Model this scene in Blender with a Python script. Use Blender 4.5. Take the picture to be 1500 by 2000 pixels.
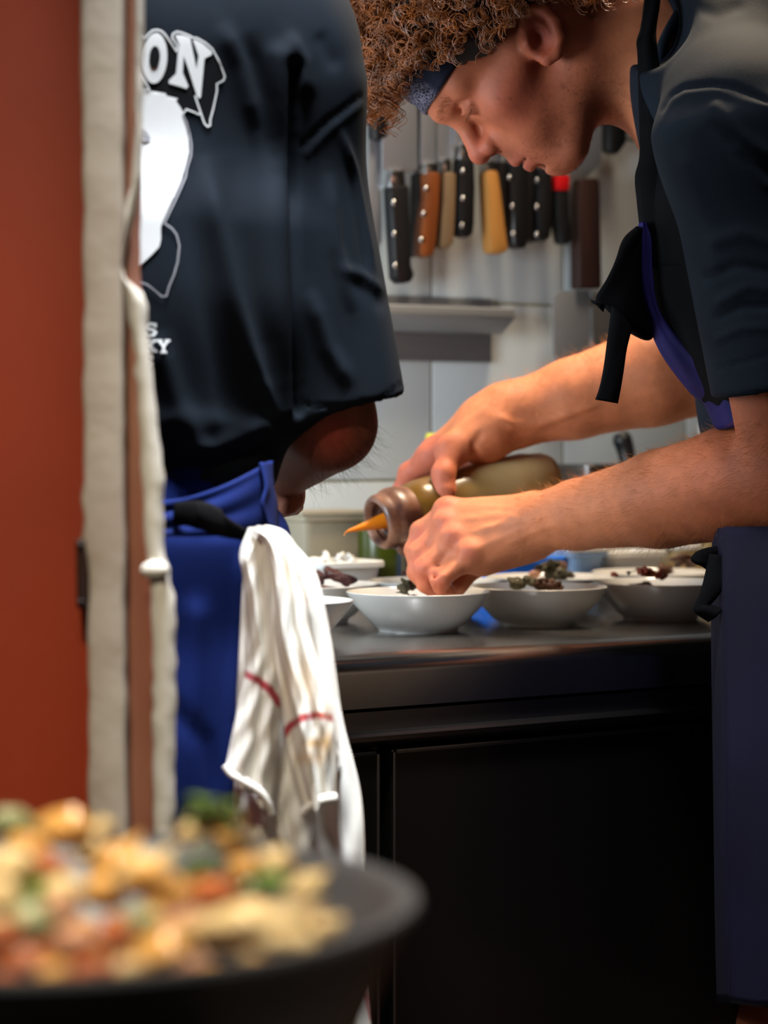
import bpy, bmesh, math, random, time
import numpy as np
from mathutils import Vector, Matrix, Euler
from mathutils.bvhtree import BVHTree
from mathutils.geometry import delaunay_2d_cdt
T0 = time.time()
random.seed(7); RNG = np.random.default_rng(7)
SC = bpy.context.scene; COL = SC.collection
for o in list(bpy.data.objects): bpy.data.objects.remove(o)
# ---------------------------------------------------------------- camera
FPX = 4722.0            # focal length in pixels of the 1500x2000 frame (an 85 mm lens)
CZ = 1.08               # camera height
HV = 850.0              # pixel row of the horizon
cd = bpy.data.cameras.new('camera'); cam = bpy.data.objects.new('camera', cd); COL.objects.link(cam)
cam.location = (0, 0, CZ); cam.rotation_euler = (math.pi/2, 0, 0)
cd.sensor_fit = 'VERTICAL'; cd.sensor_height = 36; cd.sensor_width = 27; cd.lens = FPX/2000*36
cd.shift_y = (HV-1000)/2000; cd.clip_start = 0.05
cd.dof.use_dof = True; cd.dof.focus_distance = 1.98
cd.dof.aperture_fstop = 85/16.5 ; cd.dof.aperture_blades = 0
SC.camera = cam
# ---------------------------------------------------------------- world, lights, exposure
w = bpy.data.worlds.new('world'); SC.world = w; w.use_nodes = True
w.node_tree.nodes['Background'].inputs[0].default_value = (0.55, 0.62, 0.75, 1)
w.node_tree.nodes['Background'].inputs[1].default_value = 0.03
def area(name, loc, target, size, power, color, sy=None, spread=180):
    l = bpy.data.lights.new(name, 'AREA'); l.energy = power; l.color = color; l.size = size
    if sy: l.shape = 'RECTANGLE'; l.size_y = sy
    l.spread = math.radians(spread)
    o = bpy.data.objects.new(name, l); COL.objects.link(o); o.location = loc
    o.rotation_euler = (Vector(target)-Vector(loc)).to_track_quat('-Z', 'Y').to_euler()
    return o
area('towel_spot', (-0.02, 1.36, 2.42), (-0.03, 1.60, 0.95), 0.30, 6.5, (0.93, 0.97, 1.0), 0.25, 44)  # added narrow spot on the towel, kept off the right cook
area('overhead_fill', (0.25, 1.55, 2.44), (0.15, 2.0, 1.0), 0.8, 2.1, (0.92, 0.96, 1.0), 0.5)  # added general fill from above, no fitting of its own
area('hood_lamp', (0.38, 2.44, 2.28), (0.24, 2.12, 1.1), 0.30, 11.5, (1.0, 0.80, 0.57), 0.26, 80)
p_ = (0.0533-0.8348*1.05+0.5505*.42, 2.706-0.5505*1.05-0.8348*.42, 1.22)
area('steel_reflection_fill', (1.75, 0.45, 2.3), (2.35, 0.55, 0.9), 0.4, 14, (1.0, 0.90, 0.80), 0.4, 110)  # added to light the right wall that the steel front reflects
area('pan_food_fill', (-0.22, 0.72, 1.75), (-0.12, 0.84, 0.9), 0.12, 6.0, (1.0, 0.88, 0.64), 0.12, 110)  # unseen warm light added to brighten the food in the pan
area('unseen_side_light', p_, (0.15, 2.75, 1.05), 0.35, 11, (0.80, 0.92, 1.0), 0.35)  # unseen cool light behind the left cook, set for the tile gradient
SC.view_settings.view_transform = 'Standard'; SC.view_settings.look = 'None'
SC.view_settings.exposure = 0.0; SC.view_settings.gamma = 1.0; SC.view_settings.use_curve_mapping = False
try: SC.cycles.use_denoising = True; SC.cycles.max_bounces = 8
except Exception: pass
# ---------------------------------------------------------------- frames
PSI = math.radians(33.4)                       # the counter and the wall behind it recede to the right
AX = Vector((math.cos(PSI), math.sin(PSI), 0)) # along the wall
NX = Vector((math.sin(PSI), -math.cos(PSI), 0))# out of the wall, to the room
W0 = Vector((0.0533, 2.706, 0))
def W(u, v, Y): return Vector(((u-750)/FPX*Y, Y, CZ+(HV-v)/FPX*Y))
def R(n, Y): return n/FPX*Y
def WF(s, d, z): return W0 + AX*s + NX*d + Vector((0, 0, z))
def S_of(u, d):
    k = (u-750)/FPX; b = W0 + NX*d
    return (k*b.y - b.x)/(AX.x - k*AX.y)
def WD(u, v, d):
    p = WF(S_of(u, d), d, 0); return Vector((p.x, p.y, CZ+(HV-v)/FPX*p.y))
# ---------------------------------------------------------------- materials
def lin(c):
    return tuple(((x/255)/12.92 if x/255 <= .04045 else ((x/255+.055)/1.055)**2.4) for x in c)
def mat(name, rgb, rough=.5, metal=0, noise=None, bump=None, spec=.5, trans=0, coat=0, sheen=0, attr=False, sss=0, alpha=1, rgb2=None, stretch=None, rn=0, ior=None):
    m = bpy.data.materials.new(name); m.use_nodes = True; nt = m.node_tree; b = nt.nodes['Principled BSDF']
    L = nt.links; c = lin(rgb)
    b.inputs['Base Color'].default_value = (*c, 1); b.inputs['Roughness'].default_value = rough; b.inputs['Metallic'].default_value = metal
    b.inputs['Specular IOR Level'].default_value = spec; b.inputs['Transmission Weight'].default_value = trans
    b.inputs['Coat Weight'].default_value = coat; b.inputs['Sheen Weight'].default_value = sheen; b.inputs['Alpha'].default_value = alpha
    if ior: b.inputs['IOR'].default_value = ior
    if sss:
        b.inputs['Subsurface Weight'].default_value = sss; b.inputs['Subsurface Radius'].default_value = (1, .35, .2); b.inputs['Subsurface Scale'].default_value = .006
    tc = nt.nodes.new('ShaderNodeTexCoord'); vec = tc.outputs['Object']
    if stretch:
        mp = nt.nodes.new('ShaderNodeMapping'); mp.inputs['Scale'].default_value = stretch; L.new(vec, mp.inputs['Vector']); vec = mp.outputs[0]
    src = None
    if attr:
        a = nt.nodes.new('ShaderNodeVertexColor'); a.layer_name = 'Col'; src = a.outputs['Color']; L.new(src, b.inputs['Base Color'])
    if noise:
        n = nt.nodes.new('ShaderNodeTexNoise'); n.inputs['Scale'].default_value = noise[0]; n.inputs['Detail'].default_value = 6; L.new(vec, n.inputs['Vector'])
        mx = nt.nodes.new('ShaderNodeMix'); mx.data_type = 'RGBA'
        rp = nt.nodes.new('ShaderNodeMapRange'); rp.inputs[1].default_value = .35; rp.inputs[2].default_value = .65; L.new(n.outputs[0], rp.inputs[0]); L.new(rp.outputs[0], mx.inputs[0])
        if src:
            mx.blend_type = 'MULTIPLY'; L.new(src, mx.inputs[6]); mx.inputs[7].default_value = (noise[1],)*3+(1,)
        else:
            mx.inputs[6].default_value = (*c, 1)
            mx.inputs[7].default_value = (*(lin(rgb2) if rgb2 else [x*noise[1] for x in c]), 1)
        L.new(mx.outputs[2], b.inputs['Base Color'])
        if rn:
            r2 = nt.nodes.new('ShaderNodeMapRange'); r2.inputs[3].default_value = rough; r2.inputs[4].default_value = rough+rn; L.new(n.outputs[0], r2.inputs[0]); L.new(r2.outputs[0], b.inputs['Roughness'])
    if bump:
        n2 = nt.nodes.new('ShaderNodeTexNoise'); n2.inputs['Scale'].default_value = bump[0]; n2.inputs['Detail'].default_value = 4; L.new(vec, n2.inputs['Vector'])
        bp = nt.nodes.new('ShaderNodeBump'); bp.inputs['Strength'].default_value = bump[1]; bp.inputs['Distance'].default_value = bump[2] if len(bump) > 2 else .001
        L.new(n2.outputs[0], bp.inputs['Height']); L.new(bp.outputs[0], b.inputs['Normal'])
    return m
M = {}
M['tile'] = mat('tile_glaze', (204, 212, 214), .22, noise=(3, .93), bump=(14, .06), coat=.3)
M['grout'] = mat('grout', (150, 143, 112), .9, noise=(20, .6), bump=(200, .4))
M['rail_steel'] = mat('rail_steel', (176, 180, 186), .42, .85, noise=(5, .8), rn=.1, stretch=(1, 1, 6))
M['steel'] = mat('brushed_steel', (120, 116, 114), .27, 1, noise=(5, .85), bump=(90, .05), rn=.12, stretch=(1, 1, 6))
M['steel_top'] = mat('worktop_steel', (165, 162, 160), .16, 1, noise=(6, .85), rn=.14)
M['steel_dark'] = mat('cabinet_steel', (52, 47, 46), .3, .9, noise=(3, .8), bump=(60, .03), rn=.1)
M['black_metal'] = mat('black_metal', (18, 17, 17), .45, .3)
M['blade'] = mat('blade_steel', (182, 186, 192), .45, .8, noise=(9, .8), rn=.1, stretch=(1, 1, .15))
M['bolster'] = mat('bolster_steel', (215, 215, 215), .2, 1)
M['black_plastic'] = mat('black_plastic', (20, 20, 22), .4, noise=(30, .7))
M['red_plastic'] = mat('red_plastic', (200, 18, 22), .35)
M['wood_dark'] = mat('wood_dark', (52, 26, 20), .5, noise=(25, .5), stretch=(1, 1, .15), bump=(60, .2))
M['wood_orange'] = mat('wood_orange', (150, 78, 30), .45, noise=(30, .55), stretch=(1, 1, .12))
M['wood_tan'] = mat('wood_tan', (135, 108, 76), .6, noise=(30, .7), stretch=(1, 1, .12))
M['wood_light'] = mat('wood_light', (180, 124, 58), .5, noise=(30, .8), stretch=(1, 1, .1))
M['porcelain'] = mat('porcelain', (196, 194, 190), .12, spec=.5, coat=.4, noise=(4, .97))
M['white_plastic'] = mat('white_plastic', (222, 222, 220), .4, noise=(8, .95))
M['clear_plastic'] = mat('clear_plastic', (170, 160, 138), .3, alpha=.75, noise=(6, .8))
M['blue_clear'] = mat('blue_clear', (150, 185, 225), .3, alpha=.85)
M['blue_plastic'] = mat('blue_plastic', (10, 110, 225), .35)
M['green_oil'] = mat('green_oil', (62, 72, 12), .25, noise=(8, .6))
M['tan_jar'] = mat('tan_jar', (188, 160, 105), .4, noise=(8, .8))
M['yellow'] = mat('yellow_plastic', (225, 220, 70), .4)
M['squeeze'] = mat('squeeze_bottle', (112, 80, 26), .28, noise=(14, .75), rgb2=(78, 52, 16), coat=.1, sss=.5)
M['squeeze_clear'] = mat('squeeze_clear', (205, 190, 140), .3, noise=(14, .8), rgb2=(190, 150, 60), coat=.3)
M['collar'] = mat('screw_cap', (128, 86, 64), .42, noise=(40, .6), rgb2=(62, 30, 20), coat=.1)
M['cap_in'] = mat('cap_inner', (58, 28, 20), .35, noise=(40, .6))
M['nozzle'] = mat('nozzle_orange', (212, 118, 18), .3, sss=.2)
M['red_wall'] = mat('red_paint', (170, 57, 18), .6, noise=(2.5, .62), bump=(20, .15))
M['jamb'] = mat('jamb_paint', (196, 186, 176), .6, noise=(9, .8), rgb2=(172, 156, 146), bump=(30, .4, .002))
M['jamb_white'] = mat('jamb_paint_white', (222, 216, 208), .6, noise=(14, .86), bump=(40, .5, .002))
M['jamb_red'] = mat('jamb_primer', (165, 118, 98), .7, noise=(8, .5), rgb2=(132, 66, 44), stretch=(1, 1, .3), bump=(30, .5))
M['floor'] = mat('floor_tiles', (70, 60, 52), .5, noise=(3, .7))
M['wall_plain'] = mat('plaster', (120, 105, 92), .8, noise=(2, .8))
M['skin'] = mat('skin', (196, 126, 96), .6, attr=True, noise=(60, .82), bump=(260, .35, .0006), sss=.10, spec=.3)
M['shirt_a'] = mat('tshirt_navy', (22, 29, 38), .85, noise=(14, .8), bump=(900, .25, .0004), sheen=0, spec=.12)
M['shirt_b'] = mat('tshirt_slate', (21, 29, 39), .85, noise=(26, .75), bump=(700, .3, .0005), sheen=0, spec=.12)
M['print_white'] = mat('print_white', (225, 228, 230), .7, noise=(40, .93), spec=.2)
M['print_black'] = mat('print_black', (12, 14, 18), .75, spec=.15)
M['print_grey'] = mat('print_grey', (150, 150, 158), .7)
M['apron_blue'] = mat('apron_blue', (6, 29, 92), .85, noise=(10, .7), bump=(800, .3, .0005), spec=.2)
M['apron_navy'] = mat('apron_navy', (13, 9, 36), .8, noise=(12, .7), bump=(800, .3, .0005), spec=.2)
M['apron_violet'] = mat('apron_violet', (27, 21, 86), .75, noise=(12, .7), bump=(800, .3, .0005), spec=.2)
M['strap'] = mat('black_strap', (8, 8, 11), .85, noise=(60, .7), bump=(900, .3, .0004), spec=.08)
M['bandana'] = mat('bandana', (18, 24, 48), .8, spec=.2)
M['hair'] = mat('curly_hair', (164, 88, 28), .42, noise=(50, .35), spec=.6)
M['hair_base'] = mat('hair_base', (30, 15, 6), .9)
M['arm_hair'] = mat('arm_hair', (214, 140, 72), .4)
M['pan'] = mat('pan_black', (80, 82, 92), .42, .4, noise=(8, .8))
M['potato'] = mat('potato_golden', (236, 190, 106), .45, noise=(22, .8), rgb2=(214, 140, 58), coat=.5, sss=.1, bump=(40, .5, .003))
M['cream'] = mat('cream_bite', (246, 230, 184), .4, noise=(20, .8), rgb2=(226, 180, 112), coat=.5, sss=.1, bump=(40, .5, .003))
M['orange_food'] = mat('orange_bite', (206, 104, 34), .35, noise=(22, .6), coat=.6, bump=(40, .5, .003))
M['pink_food'] = mat('pink_bite', (222, 162, 130), .4, noise=(22, .8), coat=.5, bump=(40, .5, .003))
M['green_food'] = mat('green_herb', (84, 122, 22), .5, noise=(20, .5), coat=.3)
M['sage_food'] = mat('sage_herb', (150, 158, 118), .5, noise=(20, .7), coat=.3)
M['olive_food'] = mat('olive_relish', (70, 62, 24), .5, noise=(90, .4), coat=.12, bump=(160, .6, .002))
M['brown_food'] = mat('brown_relish', (96, 52, 24), .5, noise=(90, .4), coat=.12, bump=(160, .6, .002))
M['darkred_food'] = mat('darkred_relish', (84, 28, 22), .5, noise=(90, .4), coat=.12, bump=(160, .6, .002))
M['redbit'] = mat('tomato_bit', (176, 66, 34), .45, noise=(60, .6), coat=.15)
M['leafbit'] = mat('pale_leaf_bit', (176, 190, 168), .4, noise=(60, .6))
# ---------------------------------------------------------------- objects
def thing(name, label, cat, loc=(0, 0, 0), rot=0, group=None):
    o = bpy.data.objects.new(name, None); COL.objects.link(o); o.empty_display_size = .05
    o.location = loc; o.rotation_euler = (0, 0, rot); o['label'] = label; o['category'] = cat
    if group: o['group'] = group
    return o
def tag(o, label, cat, group=None, kind=None):
    o['label'] = label; o['category'] = cat
    if group: o['group'] = group
    if kind: o['kind'] = kind
    return o
def rootloc(p):
    v = Vector((0, 0, 0))
    while p is not None: v = v + p.location; p = p.parent
    return v
def link(name, me, m, parent=None, smooth=True, base=None, local=False):
    """me has world coordinates; it is shifted to its parent (or to base when top-level)."""
    o = bpy.data.objects.new(name, me); COL.objects.link(o)
    if m and not me.materials:
        for k in (m if isinstance(m, (list, tuple)) else [m]): me.materials.append(k)
    if smooth and me.polygons: me.polygons.foreach_set('use_smooth', [True]*len(me.polygons))
    if parent is not None:
        o.parent = parent
        if not local: me.transform(Matrix.Translation(-rootloc(parent)))
    elif base is not None:
        if not local: me.transform(Matrix.Translation(-Vector(base)))
        o.location = base
    return o
def mesh_np(name, V, F, uv=None):
    me = bpy.data.meshes.new(name); V = np.asarray(V, dtype=np.float32); F = np.asarray(F, dtype=np.int32)
    me.vertices.add(len(V)); me.vertices.foreach_set('co', V.ravel())
    n = F.shape[1]; me.loops.add(F.size); me.loops.foreach_set('vertex_index', F.ravel())
    me.polygons.add(len(F)); me.polygons.foreach_set('loop_start', np.arange(0, F.size, n, dtype=np.int32)); me.polygons.foreach_set('loop_total', np.full(len(F), n, dtype=np.int32))
    me.update(calc_edges=True); return me
def from_bm(bm, name='m'):
    me = bpy.data.meshes.new(name); bmesh.ops.recalc_face_normals(bm, faces=bm.faces); bm.to_mesh(me); bm.free(); return me
def autosmooth(me, ang=40):
    try: me.set_sharp_from_angle(angle=math.radians(ang))
    except Exception: pass
    return me
def bevel(bm, w, seg=2, ang=30):
    es = [e for e in bm.edges if len(e.link_faces) == 2 and e.calc_face_angle(0) > math.radians(ang)]
    bmesh.ops.bevel(bm, geom=es, offset=w, segments=seg, profile=.6, affect='EDGES', clamp_overlap=True)
def box_bm(c, ax, ay, az, sx, sy, sz, bev=0, seg=2, bm=None):
    bm = bm or bmesh.new(); c = Vector(c); vs = []
    for i in (-1, 1):
        for j in (-1, 1):
            for k in (-1, 1): vs.append(bm.verts.new(c+ax*(i*sx/2)+ay*(j*sy/2)+az*(k*sz/2)))
    for q in ((0, 1, 3, 2), (4, 6, 7, 5), (0, 4, 5, 1), (2, 3, 7, 6), (0, 2, 6, 4), (1, 5, 7, 3)): bm.faces.new([vs[i] for i in q])
    bmesh.ops.recalc_face_normals(bm, faces=bm.faces)
    if bev: bevel(bm, bev, seg)
    return bm
ZV = Vector((0, 0, 1)); XV = Vector((1, 0, 0)); YV = Vector((0, 1, 0))
def wbox(s0, s1, d0, d1, z0, z1, bev=0, seg=2, bm=None):
    return box_bm(WF((s0+s1)/2, (d0+d1)/2, (z0+z1)/2), AX, NX, ZV, s1-s0, d1-d0, z1-z0, bev, seg, bm)
def prism_bm(pts, n, t, bev=0, seg=2, bm=None):
    """closed polygon of world points, pushed by t along n."""
    own = bm is None; bm = bm or bmesh.new(); n = Vector(n)
    a = [bm.verts.new(Vector(p)) for p in pts]; b = [bm.verts.new(Vector(p)+n*t) for p in pts]
    bm.faces.new(a); bm.faces.new(b[::-1]); k = len(a)
    for i in range(k): bm.faces.new((a[i], b[i], b[(i+1) % k], a[(i+1) % k]))
    bmesh.ops.recalc_face_normals(bm, faces=bm.faces)
    if bev: bevel(bm, bev, seg)
    return bm
def lathe_me(prof, seg=48, origin=(0, 0, 0), ax=ZV, sq=None):
    """prof = [(r, h)] turned about ax through origin."""
    ax = Vector(ax).normalized(); x = ax.orthogonal().normalized(); y = ax.cross(x); o = Vector(origin)
    V = []; F = []
    for r, h in prof:
        for i in range(seg):
            t = 2*math.pi*i/seg; V.append(o+ax*h+(x*math.cos(t)+y*math.sin(t))*max(r, 1e-5))
    for j in range(len(prof)-1):
        for i in range(seg):
            a = j*seg+i; b = j*seg+(i+1) % seg; F.append((a, b, b+seg, a+seg))
    me = mesh_np('lathe', np.array([tuple(v) for v in V]), F); return me
def catmull(P, n):
    P = np.asarray([tuple(p) for p in P], float); m = len(P)
    if m < 3: t = np.linspace(0, 1, n)[:, None]; return P[0]*(1-t)+P[-1]*t
    ext = np.vstack([2*P[0]-P[1], P, 2*P[-1]-P[-2]]); t = np.linspace(0, m-1-1e-9, n); i = t.astype(int); f = (t-i)[:, None]
    a, b, c, d = ext[i], ext[i+1], ext[i+2], ext[i+3]
    return .5*((2*b)+(-a+c)*f+(2*a-5*b+4*c-d)*f**2+(-a+3*b-3*c+d)*f**3)
def tube_me(P, r, n=24, seg=10, flat=None):
    Q = catmull(P, n); rr = np.interp(np.linspace(0, 1, n), np.linspace(0, 1, len(r)), r) if hasattr(r, '__len__') else np.full(n, r)
    T = np.gradient(Q, axis=0); T /= np.linalg.norm(T, axis=1)[:, None]+1e-12
    up = np.array([0, 1, 0.]) if flat is None else np.array(tuple(flat)); V = []
    for i in range(n):
        x = np.cross(T[i], up); x /= np.linalg.norm(x)+1e-9; y = np.cross(x, T[i])
        fy = 1 if flat is None else .3
        for k in range(seg):
            a = 2*math.pi*k/seg; V.append(Q[i]+rr[i]*(x*math.cos(a)+y*math.sin(a)*fy))
    F = [(i*seg+k, i*seg+(k+1) % seg, (i+1)*seg+(k+1) % seg, (i+1)*seg+k) for i in range(n-1) for k in range(seg)]
    V.append(Q[0]); V.append(Q[-1]); nn = n*seg
    F += [(nn, (k+1) % seg, k, k) for k in range(0)]
    bm = bmesh.new(); vs = [bm.verts.new(v) for v in V]
    for q in F: bm.faces.new([vs[i] for i in q])
    for k in range(seg):
        bm.faces.new((vs[nn], vs[(k+1) % seg], vs[k])); bm.faces.new((vs[nn+1], vs[(n-1)*seg+k], vs[(n-1)*seg+(k+1) % seg]))
    return from_bm(bm)
def patch_me(A, B, n=40, m=14, bulge=0, thick=.0015, wave=0, waves=3, ndir=(0, -1, 0), C=None):
    """cloth sheet between edge polylines A and B (optional middle C), bulged along ndir, given thickness."""
    a = catmull(A, n); b = catmull(B, n); c = catmull(C, n) if C is not None else None
    nd = np.array(ndir, float); nd /= np.linalg.norm(nd); V = []
    for i in range(n):
        for j in range(m):
            t = j/(m-1); p = a[i]*(1-t)+b[i]*t
            if c is not None: p = p + (c[i]-(a[i]+b[i])/2)*4*t*(1-t)
            p = p + nd*(bulge*4*t*(1-t)+wave*math.sin(t*waves*math.pi*2+i*.12)); V.append(p)
    F = [(i*m+j, i*m+j+1, (i+1)*m+j+1, (i+1)*m+j) for i in range(n-1) for j in range(m-1)]
    me = mesh_np('patch', V, F); bm = bmesh.new(); bm.from_mesh(me); bmesh.ops.recalc_face_normals(bm, faces=bm.faces)
    bmesh.ops.solidify(bm, geom=bm.faces[:], thickness=thick)
    return from_bm(bm)
# ---------------------------------------------------------------- signed distance modelling
def v3(p): return np.array(tuple(p), dtype=np.float32)
def rc(a, b, r1, r2, k=.01, op=1, fd=None, fr=1.0): return dict(t='rc', a=v3(a), b=v3(b), r1=r1, r2=r2, k=k, op=op, fd=None if fd is None else v3(Vector(fd).normalized()), fr=fr)
def cc(a, b, r1, r2, k=.01, op=1, fd=None, fr=1.0, rd=.006): return dict(t='cc', a=v3(a), b=v3(b), r1=r1, r2=r2, k=k, op=op, fd=None if fd is None else v3(Vector(fd).normalized()), fr=fr, rd=rd)
def el(c, ax, rad, k=.01, op=1):
    A = np.array([tuple(Vector(x).normalized()) for x in ax], dtype=np.float32); return dict(t='el', c=v3(c), A=A, r=np.array(rad, np.float32), k=k, op=op)
def pdist(p, P):
    if p['t'] == 'el':
        q = (P-p['c'])@p['A'].T; k0 = np.linalg.norm(q/p['r'], axis=1); k1 = np.linalg.norm(q/(p['r']**2), axis=1)+1e-9
        return np.where(k0 < 1e-3, -p['r'].min(), k0*(k0-1)/k1)
    a, b = p['a'], p['b']; ab = b-a; L2 = float(ab@ab)+1e-12; t = ((P-a)@ab)/L2
    if p['t'] == 'rc':
        tc = np.clip(t, 0, 1); q = P-a-tc[:, None]*ab; r = p['r1']+(p['r2']-p['r1'])*tc
        if p['fd'] is not None: s = q@p['fd']; q = q+np.outer(s*(1/p['fr']-1), p['fd'])
        return np.linalg.norm(q, axis=1)-r
    L = math.sqrt(L2); tc = np.clip(t, 0, 1); q = P-a-t[:, None]*ab; r = p['r1']+(p['r2']-p['r1'])*tc
    if p['fd'] is not None: s = q@p['fd']; q = q+np.outer(s*(1/p['fr']-1), p['fd'])
    dr = np.linalg.norm(q, axis=1)-r+p['rd']; da = np.abs(t-.5)*L-L/2+p['rd']
    return np.minimum(np.maximum(dr, da), 0)+np.hypot(np.maximum(dr, 0), np.maximum(da, 0))-p['rd']
def field(prims, P):
    d = None
    for p in prims:
        e = pdist(p, P); k = p['k']
        if d is None: d = e; continue
        if p['op'] > 0: h = np.maximum(k-np.abs(d-e), 0)/k; d = np.minimum(d, e)-h*h*k/4
        else: e = -e; h = np.maximum(k-np.abs(d-e), 0)/k; d = np.maximum(d, e)+h*h*k/4
    return d
def largest(V, F):
    lab = np.arange(len(V)); E = np.concatenate([F[:, [0, 1]], F[:, [1, 2]], F[:, [2, 3]], F[:, [3, 0]]])
    while True:
        m = np.minimum(lab[E[:, 0]], lab[E[:, 1]]); new = lab.copy(); np.minimum.at(new, E[:, 0], m); np.minimum.at(new, E[:, 1], m); new = new[new]
        if (new == lab).all(): break
        lab = new
    v, c = np.unique(lab, return_counts=True); k = lab == v[c.argmax()]; idx = np.cumsum(k)-1; f = F[k[F].all(1)]; print('pieces', len(v), np.sort(c)[-3:]); return V[k], idx[f]
def sdf_mesh(prims, vox, B=14):
    lo = []; hi = []
    for p in prims:
        if p['op'] < 0: continue
        if p['t'] == 'el': r = p['r'].max(); lo.append(p['c']-r); hi.append(p['c']+r)
        else:
            r = max(p['r1'], p['r2'])*max(1, p['fr']); lo.append(np.minimum(p['a'], p['b'])-r); hi.append(np.maximum(p['a'], p['b'])+r)
    lo = np.min(lo, 0)-.02; hi = np.max(hi, 0)+.02; nb = np.ceil((hi-lo)/(vox*B)).astype(int); NP = nb*B+2
    g = np.stack(np.meshgrid(*[np.arange(k) for k in nb], indexing='ij'), -1).reshape(-1, 3)
    cen = lo+(g+.5)*B*vox; rad = B*vox*.87
    D = np.stack([pdist(p, cen.astype(np.float32)) for p in prims], 1); f = field(prims, cen.astype(np.float32))
    act = np.abs(f) < rad*1.5+.012
    VK = []; VP = []; QK = []
    off = np.stack(np.meshgrid(*[np.arange(-1, B+1)]*3, indexing='ij'), -1); m = B+2
    corners = [(a, b, c) for a in (0, 1) for b in (0, 1) for c in (0, 1)]
    edges = [(p, q) for p in corners for q in corners if sum(q[i]-p[i] for i in range(3)) == 1 and all(q[i] >= p[i] for i in range(3))]
    first = next(i for i, p in enumerate(prims) if p['op'] > 0)
    for bi in np.nonzero(act)[0]:
        sel = []
        for i, p in enumerate(prims):
            if D[bi, i] < rad*1.25+2*p['k']+.004: sel.append(p)
        while sel and sel[0]['op'] < 0: sel.pop(0)
        if not sel: continue
        base = g[bi]*B; P = (lo+(base+off)*vox).reshape(-1, 3).astype(np.float32)
        d = field(sel, P).reshape(m, m, m)
        if d.min() > 0 or d.max() < 0: continue
        c = m-1; acc = np.zeros((c, c, c, 3)); cnt = np.zeros((c, c, c))
        for p, q in edges:
            d0 = d[p[0]:p[0]+c, p[1]:p[1]+c, p[2]:p[2]+c]; d1 = d[q[0]:q[0]+c, q[1]:q[1]+c, q[2]:q[2]+c]
            x = (d0 < 0) != (d1 < 0); t = np.where(x, d0/np.where(x, d0-d1, 1), 0)
            for a in range(3): acc[..., a] += np.where(x, p[a]+t*(q[a]-p[a]), 0)
            cnt += x
        ok = cnt > 0; idx = np.argwhere(ok); pos = (acc[ok]/cnt[ok][:, None]+idx+base-1)*vox+lo
        key = lambda I: ((I[:, 0]+base[0])*NP[1]+(I[:, 1]+base[1]))*NP[2]+(I[:, 2]+base[2])
        VK.append(key(idx)); VP.append(pos)
        s = d < 0
        for a in range(3):
            sl0 = [slice(1, m-1)]*3; sl1 = list(sl0); sl1[a] = slice(2, m)
            s0 = s[tuple(sl0)]; s1 = s[tuple(sl1)]; x = s0 != s1; I = np.argwhere(x)+1
            if not len(I): continue
            inside = s0[x]; e1 = np.zeros(3, int); e2 = np.zeros(3, int); e1[(a+1) % 3] = 1; e2[(a+2) % 3] = 1
            q = np.stack([key(I), key(I-e1), key(I-e1-e2), key(I-e2)], 1); q[~inside] = q[~inside][:, ::-1]; QK.append(q)
    VK = np.concatenate(VK); VP = np.concatenate(VP); QK = np.concatenate(QK)
    uk, ui = np.unique(VK, return_index=True); V = VP[ui]; F = np.searchsorted(uk, QK); F = np.clip(F, 0, len(uk)-1)
    good = (uk[F] == QK).all(1); return V, F[good]
def relax(V, F, it=2, lam=.5, mask=None):
    n = len(V); E = np.concatenate([F[:, [0, 1]], F[:, [1, 2]], F[:, [2, 3]], F[:, [3, 0]]]); E = np.concatenate([E, E[:, ::-1]])
    deg = np.bincount(E[:, 0], minlength=n)[:, None]+1e-9
    for i in range(it*2):
        S = np.stack([np.bincount(E[:, 0], weights=V[E[:, 1], a], minlength=n) for a in range(3)], 1)/deg
        V = V+(S-V)*(lam if i % 2 == 0 else -lam*.94)
    return V
def vnorm(V, F):
    fn = np.cross(V[F[:, 2]]-V[F[:, 0]], V[F[:, 3]]-V[F[:, 1]]); N = np.zeros_like(V)
    for i in range(4):
        for a in range(3): N[:, a] += np.bincount(F[:, i], weights=fn[:, a], minlength=len(V))
    return N/(np.linalg.norm(N, axis=1)[:, None]+1e-12)
def to_px(V): return np.stack([750+FPX*V[:, 0]/V[:, 1], HV-FPX*(V[:, 2]-CZ)/V[:, 1]], 1)
def polyd(Q, pts):
    best = np.full(len(Q), 1e9); tt = np.zeros(len(Q)); m = len(pts)-1
    for i in range(m):
        a = np.array(pts[i][:2], float); b = np.array(pts[i+1][:2], float); ab = b-a; t = np.clip(((Q-a)@ab)/(ab@ab), 0, 1)
        d = np.linalg.norm(Q-a-t[:, None]*ab, axis=1); u = d < best; best[u] = d[u]; tt[u] = (i+t[u])/m
    return best, tt
def crease(V, N, pts, width, height, face=True, taper=True):
    """real folds: push the cloth along its normal near a line."""
    Q = to_px(V); d, t = polyd(Q, pts); w = np.exp(-(d/width)**2)
    if taper: w *= np.clip(np.sin(np.clip(t, .02, .98)*math.pi)*1.6, 0, 1)
    if face: w *= np.clip(-N[:, 1]*1.5+.2, 0, 1)
    return V+N*(w*height)[:, None]
def colattr(me, C):
    a = me.color_attributes.new('Col', 'FLOAT_COLOR', 'POINT'); a.data.foreach_set('color', np.concatenate([C, np.ones((len(C), 1))], 1).astype(np.float32).ravel())
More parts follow.
